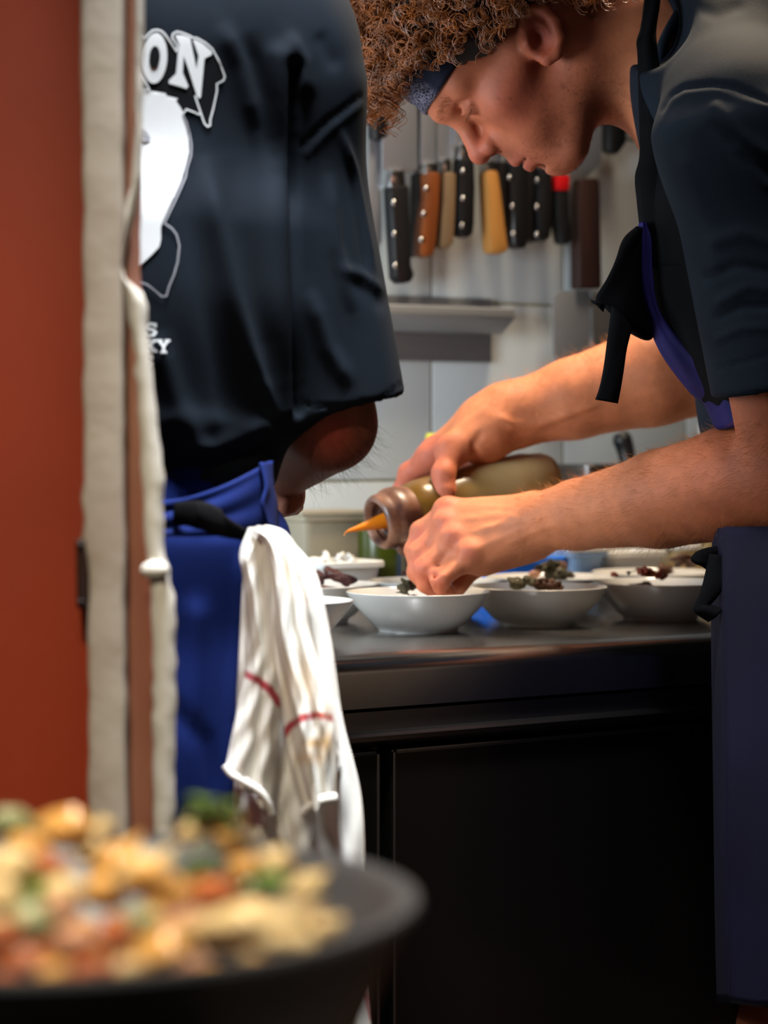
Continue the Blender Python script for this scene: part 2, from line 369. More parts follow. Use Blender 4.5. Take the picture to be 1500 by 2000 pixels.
# ================================================================ THE SETTING
def struct(name, me, m, parent=None):
    o = link(name, me, m, parent, smooth=False)
    if parent is None: o['kind'] = 'structure'
    return o
wall = struct('wall_back', from_bm(wbox(-1.9, 2.2, -.10, -.0012, 0, 2.5)), M['grout'])
TW, TH, G = .1857, .2, .0028
tile_me = None; tiles = []
def make_tile(w, h):
    me = from_bm(box_bm((0, 0, 0), AX, NX, ZV, w-G, .007, h-G, .0012, 2)); me.materials.append(M['tile']); return autosmooth(me)
tile_me = make_tile(TW, TH)
for i in range(-7, 8):
    for j in range(0, 6):
        o = bpy.data.objects.new('tile', tile_me); COL.objects.link(o); o.parent = wall
        o.location = WF(TW*(i+.5), -.0035+random.uniform(0, .0003), .83+TH*(j+.5))
fl = struct('floor', from_bm(box_bm((0.3, 1.2, -.03), XV, YV, ZV, 5.4, 6.4, .06)), M['floor'])
struct('ceiling', from_bm(box_bm((0.3, 1.2, 2.53), XV, YV, ZV, 5.4, 6.4, .06)), M['wall_plain'])
struct('wall_right', from_bm(box_bm((2.4, 1.2, 1.25), XV, YV, ZV, .1, 6.4, 2.5)), M['wall_plain'])
struct('wall_rear', from_bm(box_bm((0.3, -1.6, 1.25), XV, YV, ZV, 5.4, .1, 2.5)), M['wall_plain'])
struct('wall_outer', from_bm(box_bm((-2.3, 1.2, 1.25), XV, YV, ZV, .1, 6.4, 2.5)), M['wall_plain'])
# red wall at the left with its peeling white jamb
YJ = 1.40
redw = struct('wall_left', from_bm(prism_bm([(-1.9, YJ+.02, 0), (W(168, 0, YJ).x, YJ+.02, 0), (W(168, 0, YJ).x, YJ+.02, 2.5), (-1.9, YJ+.02, 2.5)], YV, .10)), M['red_wall'])
jm = []
def strip(name, L, Rr, y, t, m, bev=.003):
    """vertical moulding between two ragged edges given as (u, v) on the plane at distance y; its corners are rounded."""
    lu = np.array(L, float); ru = np.array(Rr, float); vs = sorted(set([p[1] for p in L]+[p[1] for p in Rr])); Vv = []; rows = []
    for v in vs:
        a_ = np.interp(v, lu[:, 1], lu[:, 0]); b_ = np.interp(v, ru[:, 1], ru[:, 0]); e = min(bev/y*FPX, (b_-a_)*.3)
        rows.append([W(a_, v, y)+YV*t, W(a_, v, y)+YV*bev, W(a_+e*.3, v, y)+YV*bev*.3, W(a_+e, v, y), W((a_+b_)/2, v, y)-YV*bev*.2, W(b_-e, v, y), W(b_-e*.3, v, y)+YV*bev*.3, W(b_, v, y)+YV*bev, W(b_, v, y)+YV*t])
    for r in rows: Vv += [tuple(p) for p in r]
    k = 9; Ff = [(i*k+j, i*k+(j+1) % k, (i+1)*k+(j+1) % k, (i+1)*k+j) for i in range(len(rows)-1) for j in range(k)]
    b_ = bmesh.new(); b_.from_mesh(mesh_np(name, Vv, Ff)); bmesh.ops.holes_fill(b_, edges=b_.edges[:]); me = from_bm(b_); o = struct(name, autosmooth(me, 50), m); me.polygons.foreach_set('use_smooth', [True]*len(me.polygons)); return o
vt, vb = -3800, 3400
rj = np.random.default_rng(3)
def ragged(base, step=38, amp=3):
    out = []; v = vt
    us = np.array([p[0] for p in base], float); vs = np.array([p[1] for p in base], float)
    while v < vb:
        u = np.interp(v, vs, us); out.append((u+rj.normal()*amp*(1 if -50 < v < 2050 else .3), v)); v += step if -100 < v < 2100 else 300
    out.append((np.interp(vb, vs, us), vb)); return out
Lf = ragged([(157, vt), (157, 0), (160, 400), (162, 1000), (160, 1052), (172, 1060), (170, 1400), (172, 1700), (174, vb)], amp=2)
strip('trim_1', Lf, ragged([(238, vt), (238, 400), (240, 1000), (246, 1600), (248, vb)], amp=1), YJ, .035, M['jamb'])
strip('trim_2', ragged([(236, vt), (244, vb)], amp=0), ragged([(262, vt), (262, 300), (256, 520), (268, 620), (282, 900), (296, 1300), (302, vb)], amp=1), YJ+.018, .05, M['jamb_red'])
Rr = ragged([(280, vt), (278, 0), (274, 340), (262, 410), (244, 455), (238, 520), (242, 545), (272, 568), (283, 585), (283, 640), (291, 700), (300, 770), (307, 850), (313, 910), (316, 1048), (316, 1096), (328, 1114), (338, 1174), (340, 1344), (336, 1584), (338, vb)], 26, 1.6)
strip('trim_3', ragged([(264, vt), (262, 300), (240, 430), (232, 520), (244, 590), (262, 700), (272, 860), (280, 1040), (284, 1090), (286, 1105), (294, 1120), (298, 1300), (300, vb)], 26, 2), Rr, YJ+.002, .014, M['jamb_white'], .004)
# small knob of thick paint and the dark strike plate on the jamb
pb = bmesh.new(); bmesh.ops.create_uvsphere(pb, u_segments=16, v_segments=10, radius=1)
for v in pb.verts: v.co = Vector((v.co.x*.0085, v.co.y*.006, v.co.z*.0055))+W(303, 1113, YJ+.002)
struct('trim_4', from_bm(pb), M['jamb_white'])
sp = thing('strike_plate', 'dark metal strike plate set in the edge of the red door wall', 'door hardware', W(156, 1120, YJ))
p1 = link('plate', from_bm(prism_bm([W(147, 1052, YJ), W(168, 1052, YJ), W(170, 1190, YJ), W(149, 1190, YJ)], YV, .022, .002)), M['wood_dark'], sp, False)
for v in (1066, 1176):
    b = bmesh.new(); bmesh.ops.create_cone(b, cap_ends=True, segments=14, radius1=.0018, radius2=.0014, depth=.002, matrix=Matrix.Translation(W(157, v, YJ-.001))@Matrix.Rotation(math.pi/2, 4, 'X'))
    link('screw', from_bm(b), M['black_metal'], sp)
# ================================================================ COUNTER
def extr(profile, s0, s1, bev=0):
    return from_bm(prism_bm([WF(s0, d, z) for d, z in profile], AX, s1-s0, bev))
wt = thing('worktop', 'long stainless steel worktop with rolled front edge carrying the white bowls', 'worktop', WF(.2, .3, .857))
S0, S1 = -1.75, 2.0
me = extr([(0.0, .9), (.553, .9), (.563, .8985), (.570, .8955), (.5745, .891), (.576, .885), (.576, .857), (.570, .857), (.570, .880), (0, .880)], S0, S1)
link('top', autosmooth(me, 35), M['steel_top'], wt)
link('backsplash_bead', autosmooth(extr([(0, .9), (0, .908), (.003, .908), (.010, .9003)], S0, S1)), M['steel'], wt)
cabn = thing('undercounter_cabinet', 'dark stainless under-counter cabinet with flat doors below the worktop', 'cabinet', WF(.2, .3, 0))
link('body', from_bm(wbox(S0, S1, .02, .545, .12, .878)), M['steel_dark'], cabn, False)
me = extr([(.545, .8535), (.571, .8535), (.5715, .838), (.577, .8365), (.5785, .834), (.577, .830), (.570, .8255), (.560, .824), (.545, .824)], S0, S1)
link('rail', autosmooth(me, 35), M['steel'], cabn)
DF = .568
def door(s0, s1):
    b = bmesh.new(); z0, z1 = .14, .8215
    wbox(s0, s1, .546, DF, z0, z1, .0035, 3, bm=b); me = autosmooth(from_bm(b))
    o = link('door', me, M['steel_dark'], cabn)
    link('edge_lip', autosmooth(from_bm(wbox(s0+.0005, s0+.004, DF-.002, DF+.0012, z0+.003, z1-.003, .0008))), M['steel'], o)
    link('top_lip', autosmooth(from_bm(wbox(s0+.004, s1-.004, DF-.002, DF+.0012, z1-.0045, z1-.001, .0006))), M['steel'], o)
sA = S_of(742, DF); sB = S_of(765, DF)
door(sA-.62, sA); door(sB, sB+.72); door(sB+.735, sB+1.30)
link('frame_stile', autosmooth(from_bm(wbox(sA+.001, sB-.001, .546, .553, .13, .8225, .001))), M['steel_dark'], cabn)
link('edge_bead', autosmooth(from_bm(wbox(sA-.004, sA-.0005, DF-.002, DF+.0015, .145, .818, .0008))), M['steel'], cabn)
for s in (S0+.08, -.5, .5, S1-.08):
    for d in (.06, .50):
        me = lathe_me([(0, 0), (.03, 0), (.03, .012), (.019, .02), (.019, .121), (0, .121)], 20, WF(s, d, 0)); link('leg', autosmooth(me), M['steel'], cabn)
# ================================================================ WALL RAIL, KNIVES
rack = thing('steel_ticket_rail', 'stainless steel rail with a flared lip fixed to the tiles under the knives', 'rail', WD(870, 700, .0))
sE = S_of(960, .005); sF = S_of(985, .045)
zt = WD(960, 584, .005).z; zb = WD(960, 708, .005).z
link('back_plate', autosmooth(from_bm(wbox(sE-.75, sE, .0005, .006, zb, zt, .001))), M['rail_steel'], rack)
zl = WD(975, 604, .045).z; zk = WD(965, 652, .02).z
me = extr([(.006, zl+.002), (.040, zl+.002), (.046, zl), (.048, zl-.008), (.046, zl-.011), (.022, zk), (.006, zk)], sE-.75, sE+.002, .0006)
link('gutter', autosmooth(me, 30), M['rail_steel'], rack)
bs = thing('magnetic_knife_strip', 'dark magnetic strip on the tiles behind the cook\'s head holding the knives', 'knife strip', WD(900, 120, 0))
zs = WD(900, 120, .01).z; s0 = S_of(640, .01); s1 = S_of(1225, .01)
link('bar', autosmooth(from_bm(wbox(s0, s1, .0005, .016, zs-.022, zs+.022, .003))), M['black_metal'], bs)
link('end_cap', autosmooth(from_bm(wbox(s1, s1+.008, .0005, .018, zs-.024, zs+.024, .003))), M['steel'], bs)
def wprism(pts, d, t, bev): return autosmooth(from_bm(prism_bm([WD(u, v, d) for u, v in pts], NX, t, bev)), 50)
def knife(label, d, handle, hm, bolster=None, blade=None, rivets=(), extra=None, group=None):
    c = handle[len(handle)//2]; k = thing('kitchen_knife', label, 'knife', WD(c[0], c[1], d), group=group)
    link('handle', wprism(handle, d, .019, .0055), M[hm], k)
    if bolster: link('bolster', wprism(bolster, d+.002, .014, .003), M['bolster'], k)
    if blade: link('blade', wprism(blade, d+.008, .0022, .0006), M['blade'], k)
    for (u, v) in rivets:
        b = bmesh.new(); p = WD(u, v, d+.0192); q = NX.to_track_quat('Z', 'Y').to_matrix().to_4x4()
        bmesh.ops.create_cone(b, cap_ends=True, segments=16, radius1=.0034, radius2=.0028, depth=.0016, matrix=Matrix.Translation(p)@q); link('rivet', from_bm(b), M['bolster'], k)
    if extra: link('collar', wprism(extra[0], d-.0005, .021, .005), M[extra[1]], k)
    return k
knife('big chef knife with a three-rivet black handle nearest the left cook', .022, [(746, 366), (781, 364), (785, 470), (786, 520), (793, 538), (786, 553), (766, 556), (757, 545), (752, 470)], 'black_plastic', [(752, 334), (776, 334), (780, 368), (749, 368)], [(745, 90), (812, 90), (814, 330), (790, 338), (745, 332)], [(770, 396), (771, 457), (773, 519)])
knife('slim knife with riveted orange-brown wooden handle second from the left', .020, [(817, 338), (842, 338), (840, 400), (834, 470), (830, 500), (815, 506), (805, 498), (809, 440), (816, 390)], 'wood_orange', [(820, 320), (843, 320), (843, 342), (818, 342)], [(821, 90), (851, 90), (848, 320), (820, 322)], [(833, 369), (828, 418), (824, 469)])
knife('knife with a worn grey-tan handle beside the orange-brown one', .018, [(849, 338), (874, 338), (872, 420), (870, 478), (858, 489), (842, 486), (845, 430), (848, 390)], 'wood_tan', [(853, 312), (868, 312), (870, 342), (851, 342)], [(851, 95), (884, 95), (884, 305), (870, 316), (852, 316)])
knife('black-handled knife hidden edge-on behind the big chef knife blade', .006, [(801, 340), (818, 338), (812, 420), (806, 500), (797, 505), (799, 430)], 'black_plastic', None, [(811, 95), (825, 95), (822, 330), (806, 342)])
knife('chef knife with short black riveted handle and bright square bolster', .021, [(882, 312), (909, 312), (911, 370), (909, 440), (906, 462), (893, 467), (881, 462), (880, 400)], 'black_plastic', [(888, 282), (905, 282), (909, 314), (884, 314)], [(884, 95), (908, 95), (906, 284), (886, 284)], [(905, 334), (905, 388), (904, 441)])
knife('knife with plain light wooden handle under the cook\'s nose', .022, [(932, 336), (955, 334), (962, 380), (974, 480), (977, 492), (962, 498), (941, 497), (938, 450), (934, 380)], 'wood_light', [(935, 316), (955, 316), (957, 338), (932, 338)], [(926, 100), (962, 100), (958, 318), (934, 318)])
knife('plain black-handled knife just right of the light wooden handle', .010, [(955, 318), (982, 318), (984, 400), (988, 470), (978, 480), (972, 470), (962, 400)], 'black_plastic', None, [(958, 100), (980, 100), (978, 322), (960, 322)])
knife('longest of the riveted black handles below the cook\'s mouth', .022, [(982, 320), (1010, 320), (1012, 400), (1014, 470), (1008, 487), (992, 488), (984, 478), (984, 400)], 'black_plastic', [(984, 305), (1006, 305), (1008, 324), (983, 324)], [(978, 100), (1012, 100), (1008, 308), (984, 308)], [(996, 347), (1002, 403), (1004, 457)])
knife('plain black handle without rivets between two riveted knives', .012, [(1010, 322), (1034, 322), (1036, 400), (1034, 470), (1024, 477), (1012, 470)], 'black_plastic', None, [(1012, 100), (1034, 100), (1030, 324), (1014, 324)])
knife('riveted black-handled knife left of the red-collared one', .022, [(1036, 330), (1060, 330), (1061, 400), (1058, 464), (1048, 475), (1035, 470), (1033, 400)], 'black_plastic', [(1038, 312), (1058, 312), (1060, 334), (1036, 334)], [(1034, 100), (1062, 100), (1058, 314), (1038, 314)], [(1051, 352), (1050, 404), (1050, 458)])
knife('small knife with a red collar on its curved black handle', .022, [(1068, 372), (1093, 372), (1094, 420), (1099, 468), (1092, 481), (1080, 478), (1070, 430)], 'black_plastic', None, [(1070, 130), (1088, 130), (1090, 345), (1070, 345)], (), ([(1067, 343), (1093, 343), (1093, 376), (1067, 376)], 'red_plastic'))
knife('broad knife with grey blade and black square grip behind the jaw', .014, [(1172, 236), (1206, 236), (1206, 282), (1190, 305), (1172, 300)], 'black_plastic', None, [(1112, 250), (1174, 232), (1172, 320), (1140, 350), (1112, 352)])
knife('knife hanging handle-up behind the curls beside the left cook\'s shoulder', .014, [(713, 150), (744, 150), (745, 262), (741, 278), (716, 276)], 'black_plastic', None, [(718, 274), (742, 274), (744, 470), (730, 500), (716, 470)])
clv = knife('cleaver with long dark wooden handle hanging above its grey blade', .020, [(1116, 352), (1148, 350), (1153, 360), (1155, 460), (1157, 566), (1113, 566), (1112, 400)], 'wood_dark', None, [(1078, 580), (1092, 568), (1150, 567), (1150, 705), (1100, 712), (1086, 704), (1078, 690)])
hd = thing('steel_wall_bracket', 'folded stainless bracket with a bright screw mounted right of the cleaver', 'bracket', WD(1160, 640, 0))
link('back_plate', wprism([(1118, 568), (1196, 566), (1200, 700), (1194, 716), (1118, 716)], .001, .006, .001), M['rail_steel'], hd)
link('folded_edge', wprism([(1140, 572), (1152, 572), (1152, 712), (1140, 712)], .006, .016, .003), M['rail_steel'], hd)
b = bmesh.new(); bmesh.ops.create_uvsphere(b, u_segments=14, v_segments=8, radius=.0065, matrix=Matrix.Translation(WD(1150, 592, .022))); link('screw', from_bm(b), M['bolster'], hd)
# ================================================================ BOWLS
ZT = .9
def bowl_me():
    H, RR, RB = .0368, .0665, .0365
    prof = [(0, .002), (RB-.004, .002), (RB-.003, 0), (RB, 0), (RB+.0008, .0032), (RB+.0065, .0065), (.0520, .0165), (.0600, .0255), (.0640, .0320), (RR-.0006, H-.002), (RR, H-.0006), (RR-.0009, H), (RR-.0026, H-.0012),
            (.0615, .0300), (.0570, .0245), (.049, .0170), (.038, .0095), (.026, .0070), (.012, .0060), (0, .0058)]
    return autosmooth(lathe_me(prof, 72), 60)
bme = bowl_me(); bme.materials.append(M['porcelain']); bme.polygons.foreach_set('use_smooth', [True]*len(bme.polygons))
def bowl(u, Y, label):
    o = bpy.data.objects.new('bowl', bme); COL.objects.link(o); o.location = ((u-750)/FPX*Y, Y, ZT+.0002)
    tag(o, label, 'bowl', 'white bowls set out on the worktop'); return o
BW = dict(
    L0=bowl(543, 2.10, 'white bowl half hidden behind the hanging towel at the counter edge'),
    B1=bowl(817, 2.22, 'white bowl under the hand, front row, holding green relish'),
    B2=bowl(1050, 2.295, 'white bowl in the front row right of the hand with olive relish'),
    B3=bowl(1290, 2.365, 'white bowl in the front row beside the hanging apron ties with red bits'),
    K0=bowl(606, 2.33, 'white bowl of dark red food behind the towel in the back row'),
    K1=bowl(849, 2.386, 'white bowl in the back row right behind the fingers'),
    K2=bowl(1075, 2.455, 'white bowl in the back row with a green-brown heap near the blue box'),
    K3=bowl(1278, 2.54, 'white bowl at the far right of the back row with a brown lump'))
def blob_me(seed, n=3, rough=.25, squash=.7):
    b = bmesh.new(); bmesh.ops.create_icosphere(b, subdivisions=n, radius=1); r = np.random.default_rng(seed)
    D = r.normal(size=(9, 3)); D /= np.linalg.norm(D, axis=1)[:, None]; A = r.uniform(-1, 1, 9); fr = r.uniform(1.5, 4.5, 9)
    for v in b.verts:
        c = np.array(v.co); s = sum(A[i]*math.sin(fr[i]*float(D[i]@c)*2+i) for i in range(9))*rough/3
        v.co = Vector(c*(1+s)); v.co.z *= squash
    return from_bm(b)
def leaf_me(seed):
    r = np.random.default_rng(seed); n, m = 14, 7; V = []
    for i in range(n):
        t = i/(n-1); w = math.sin(math.pi*min(1, t*1.02))**.7*.42
        for j in range(m):
            q = j/(m-1)*2-1; V.append((t*2-1, q*w, .22*math.sin(t*3.1)+.12*q*q+.06*math.sin(t*14+q*4+seed)))
    F = [(i*m+j, i*m+j+1, (i+1)*m+j+1, (i+1)*m+j) for i in range(n-1) for j in range(m-1)]
    b = bmesh.new(); b.from_mesh(mesh_np('l', V, F)); bmesh.ops.solidify(b, geom=b.faces[:], thickness=.05); return from_bm(b)
FM = {}
def food(name, mesh_key, m, loc, size, rot, label, cat, group, parent=None):
    key = (mesh_key, m)
    if key not in FM:
        me = leaf_me(mesh_key[1]) if mesh_key[0] == 'leaf' else blob_me(mesh_key[1], mesh_key[2], mesh_key[3], mesh_key[4]); me.materials.append(M[m])
        me.polygons.foreach_set('use_smooth', [True]*len(me.polygons)); FM[key] = me
    o = bpy.data.objects.new(name, FM[key]); COL.objects.link(o); o.location = loc; o.scale = size; o.rotation_euler = rot
    tag(o, label, cat, group); return o
rf = random.Random(5)
def heap(bk, items, what, cat, where, name):
    b = BW[bk]
    for i, (du, h, sx, m, kind) in enumerate(items):
        Y = b.location.y+rf.uniform(-.012, .012); x = b.location.x+R(du, Y)
        food(name, (('leaf', i % 3) if kind == 'leaf' else ('blob', i % 4, 3, .55, .8)), m, (x, Y, ZT+h+(.0035 if h > .03 else 0)), (R(sx, Y)*(1.15 if h > .03 else .8), R(sx, Y)*.8, R(sx, Y)*(.72 if h > .03 else .3)), (rf.uniform(-.5, .5), rf.uniform(-.4, .4), rf.uniform(0, 6)),
             f'{what} in {where}', cat, f'{what} in {where}')
heap('B1', [(-28, .036, 12, 'olive_food', 'b'), (-24, .041, 9, 'olive_food', 'b'), (-10, .038, 13, 'brown_food', 'b'), (6, .041, 14, 'olive_food', 'b'), (20, .039, 15, 'olive_food', 'b'), (32, .035, 14, 'brown_food', 'b'), (0, .024, 34, 'olive_food', 'b'), (44, .034, 16, 'redbit', 'b'), (66, .034, 13, 'redbit', 'b'), (-30, .031, 14, 'olive_food', 'leaf'), (10, .018, 60, 'olive_food', 'b')], 'dark green relish piece', 'relish', 'the bowl under the hand', 'relish_piece')
heap('B2', [(-40, .037, 17, 'olive_food', 'b'), (-18, .039, 14, 'olive_food', 'b'), (2, .035, 15, 'brown_food', 'b'), (22, .034, 18, 'brown_food', 'b'), (38, .033, 16, 'brown_food', 'b'), (-10, .024, 40, 'olive_food', 'b'), (0, .018, 44, 'brown_food', 'b')], 'olive and brown relish piece', 'relish', 'the bowl right of the hand', 'relish_piece')
heap('B3', [(-88, .040, 8, 'redbit', 'b'), (-62, .041, 13, 'leafbit', 'leaf'), (-50, .042, 11, 'leafbit', 'leaf'), (-36, .044, 13, 'redbit', 'b'), (-20, .042, 14, 'orange_food', 'b'), (-4, .041, 12, 'redbit', 'b'), (6, .040, 13, 'orange_food', 'b'), (-30, .030, 36, 'brown_food', 'b'), (-70, .030, 20, 'leafbit', 'b'), (-10, .018, 44, 'brown_food', 'b')], 'red and pale green salad bit', 'salad', 'the bowl by the apron ties', 'salad_bit')
heap('K0', [(18, .040, 18, 'darkred_food', 'b'), (50, .041, 20, 'darkred_food', 'b'), (70, .038, 16, 'darkred_food', 'b'), (-10, .039, 18, 'darkred_food', 'b'), (40, .030, 40, 'darkred_food', 'b'), (10, .018, 44, 'darkred_food', 'b')], 'dark red relish piece', 'relish', 'the bowl behind the towel', 'relish_piece')
heap('K1', [(-58, .040, 9, 'darkred_food', 'b'), (-40, .036, 11, 'darkred_food', 'b'), (20, .036, 14, 'olive_food', 'b'), (0, .028, 42, 'olive_food', 'b'), (0, .018, 44, 'brown_food', 'b')], 'dark relish piece', 'relish', 'the bowl behind the fingers', 'relish_piece')
heap('K2', [(-14, .043, 15, 'olive_food', 'b'), (4, .047, 13, 'olive_food', 'b'), (20, .044, 15, 'brown_food', 'b'), (10, .038, 26, 'olive_food', 'b'), (0, .026, 40, 'brown_food', 'b'), (34, .034, 12, 'olive_food', 'b'), (-32, .036, 11, 'pink_food', 'b'), (0, .018, 44, 'brown_food', 'b')], 'green-brown relish piece', 'relish', 'the back bowl by the blue box', 'relish_piece')
heap('K3', [(54, .046, 20, 'brown_food', 'b'), (74, .042, 16, 'brown_food', 'b'), (20, .036, 16, 'brown_food', 'b'), (30, .028, 36, 'brown_food', 'b'), (10, .018, 44, 'brown_food', 'b')], 'brown relish lump', 'relish', 'the far right back bowl', 'relish_piece')
# ================================================================ TUBS AND JARS ALONG THE WALL
def cwall(u, d): return S_of(u, d)
def tub(name, label, cat, u0, u1, vt_, d, depth, m, taper=.012, lid=None, lidname='lid', rim=.004, hollow=True):
    s0 = S_of(u0, d); s1 = S_of(u1, d); c = WF((s0+s1)/2, d, 0); k = (u0+u1)/2; h = CZ+(HV-vt_)/FPX*WD(k, 0, d).y-ZT
    root = thing(name, label, cat, WF((s0+s1)/2, d, ZT)); w_ = s1-s0
    def ring(sx, sy, z, r=.010):
        P = []
        for qx, qy, a0 in ((1, 1, 0), (-1, 1, 90), (-1, -1, 180), (1, -1, 270)):
            for a in (0, 30, 60, 90):
                t = math.radians(a0+a); P.append(WF((s0+s1)/2+qx*(sx/2-r)+r*math.cos(t), d+qy*(sy/2-r)+r*math.sin(t), ZT+z))
        return P
    rings = [ring(w_-2*taper, depth-2*taper, .0003), ring(w_-.008, depth-.008, h-.007), ring(w_, depth, h-.006), ring(w_, depth, h-.001), ring(w_-.002, depth-.002, h)]
    if hollow: rings += [ring(w_-.010, depth-.010, h-.001), ring(w_-2*taper-.006, depth-2*taper-.006, .004)]
    bm = bmesh.new(); vv = [[bm.verts.new(p) for p in r] for r in rings]; n = 16
    for i in range(len(vv)-1):
        for j in range(n): bm.faces.new((vv[i][j], vv[i][(j+1) % n], vv[i+1][(j+1) % n], vv[i+1][j]))
    bm.faces.new(vv[0]); bm.faces.new(vv[-1]); link('body', autosmooth(from_bm(bm), 45), M[m], root)
    if lid: link(lidname, autosmooth(from_bm(box_bm(WF((s0+s1)/2, d, ZT+h+.002), AX, NX, ZV, w_+.003, depth+.003, .0055, .002))), M[lid], root)
    return root, h
t, h = tub('takeout_tub', 'white plastic tub of crumpled white napkins behind the towel', 'tub', 585, 716, 1094, .125, .08, 'white_plastic', .010)
r2 = random.Random(2)
for i, (u, v, s) in enumerate([(618, 1090, 16), (640, 1094, 18), (664, 1092, 15), (686, 1090, 14), (702, 1096, 11)]):
    Y = WD(u, v, .125).y; food('napkin_ball', ('blob', i, 3, .8, .8), 'white_plastic', WD(u, v+6, .125), (R(s, Y), R(s, Y), R(s*.7, Y)), (i, i*.7, i), 'crumpled white paper sticking out of the white tub', 'napkin', 'crumpled papers in the tub')
tub('storage_box', 'cloudy clear plastic storage box against the tiles left of the bottle', 'box', 562, 694, 1004, .048, .06, 'clear_plastic', .005, 'clear_plastic')
t, h = tub('blue_freezer_box', 'bright blue plastic box partly hidden under the forearm', 'box', 920, 1062, 1086, .14, .09, 'blue_plastic', .006, hollow=False)
tub('pale_blue_container', 'pale blue translucent container between the blue box and white tub', 'container', 1073, 1150, 1074, .155, .08, 'blue_clear', .008, 'white_plastic')
tub('plastic_tub', 'white plastic tub with a rim below the near forearm', 'tub', 1158, 1274, 1074, .158, .065, 'white_plastic', .012)
def jar(name, label, cat, u, d, vtop, r, m, cap=None, body_top=None, shoulder=.6):
    Y = WD(u, 0, d).y; h = CZ+(HV-vtop)/FPX*Y-ZT; o = WF(S_of(u, d), d, ZT); root = thing(name, label, cat, o)
    link('body', autosmooth(lathe_me([(0, .0004), (r*.92, .0004), (r, .006), (r, h*.78), (r*.93, h*.84), (r*shoulder, h*.90), (r*shoulder, h*.91), (0, h*.91)], 36, o)), M[m], root)
    if cap: link('cap', autosmooth(lathe_me([(0, h*.905), (r*shoulder*1.15, h*.905), (r*shoulder*1.15, h*.975), (r*shoulder*.95, h), (0, h)], 36, o)), M[cap], root)
    return root
jar('oil_bottle', 'tall bottle of dark green oil standing behind the squeeze bottle cap', 'bottle', 742, .105, 990, .0235, 'green_oil', 'white_plastic')
jar('clear_bottle', 'slim clear pale bottle beside the green oil behind the fingers', 'bottle', 806, .09, 1010, .011, 'clear_plastic', 'white_plastic')
jar('mustard_jar', 'tan jar standing near the apron ties at the right', 'jar', 1334, .128, 1062, .021, 'tan_jar', 'white_plastic', shoulder=.9)
jar('pepper_mill', 'pale grey bottle with round white cap seen between the arms', 'bottle', 1385, .08, 822, .014, 'tan_jar', 'white_plastic', shoulder=.75)
jar('glass_jar', 'small grey glass jar between the white tub and the tan jar', 'jar', 1298, .115, 1066, .014, 'clear_plastic', 'steel', shoulder=.85)
jar('lemon_bottle', 'small yellow-capped bottle peeking over the far wrist', 'bottle', 845, .05, 846, .010, 'tan_jar', 'yellow', shoulder=.7)
# gastro pan with a black-handled spatula standing in it
t, h = tub('gastro_pan', 'grey steel gastro pan against the wall between the two arms', 'pan', 1108, 1330, 906, .052, .075, 'steel', .006)
sp = thing('spatula', 'black-handled spatula leaning in the steel pan between the arms', 'spatula', WD(1232, 960, .06))
link('handle', tube_me([WD(1229, 915, .065), WD(1222, 880, .06), WD(1215, 858, .058), WD(1211, 846, .057)], [.0085, .0105, .0115, .008], 16, 14), M['black_plastic'], sp)
link('shaft', tube_me([WD(1240, 985, .07), WD(1229, 914, .065)], [.003, .003], 6, 8), M['steel'], sp)
link('blade', from_bm(prism_bm([WD(1222, 975, .07), WD(1262, 975, .07), WD(1268, 1040, .07), WD(1224, 1040, .07)], NX, .002, .0005)), M['steel'], sp)
# ================================================================ FOREGROUND: BLACK PAN OF FOOD
stv = thing('serving_stand', 'black low stand under the pan of food in the foreground', 'stand', W(90, 2000, .84)*1)
PX, PY, PZ = R(100-750, .84), .842, .9165
stv.location = (PX-.12, PY, 0)
link('top', autosmooth(from_bm(box_bm((PX-.14, PY, .855), XV, YV, ZV, .44, .26, .02, .004))), M['black_metal'], stv)
for sx in (-1, 1):
    for sy in (-1, 1): link('leg', from_bm(box_bm((PX-.14+sx*.20, PY+sy*.11, .4225), XV, YV, ZV, .025, .025, .845, .003)), M['black_metal'], stv, False)
pan = thing('frying_pan', 'black round pan with a broad grey rim in the blurred foreground', 'pan', (PX, PY, .8652))
prof = [(0, 0), (.098, 0), (.106, .003), (.1225, .044), (.1265, .0505), (.1285, .0525), (.1275, .0545), (.1225, .0545), (.1175, .051), (.104, .012), (.098, .008), (0, .0075)]
link('body', autosmooth(lathe_me(prof, 96, (PX, PY, .8652)), 50), M['pan'], pan)
hb = box_bm((PX-.20, PY-.02, .9165), Vector((-1, -.1, .12)).normalized(), Vector((-.1, 1, 0)).normalized(), Vector((.12, 0, 1)).normalized(), .16, .024, .012, .004)
link('handle', autosmooth(from_bm(hb)), M['black_plastic'], pan)
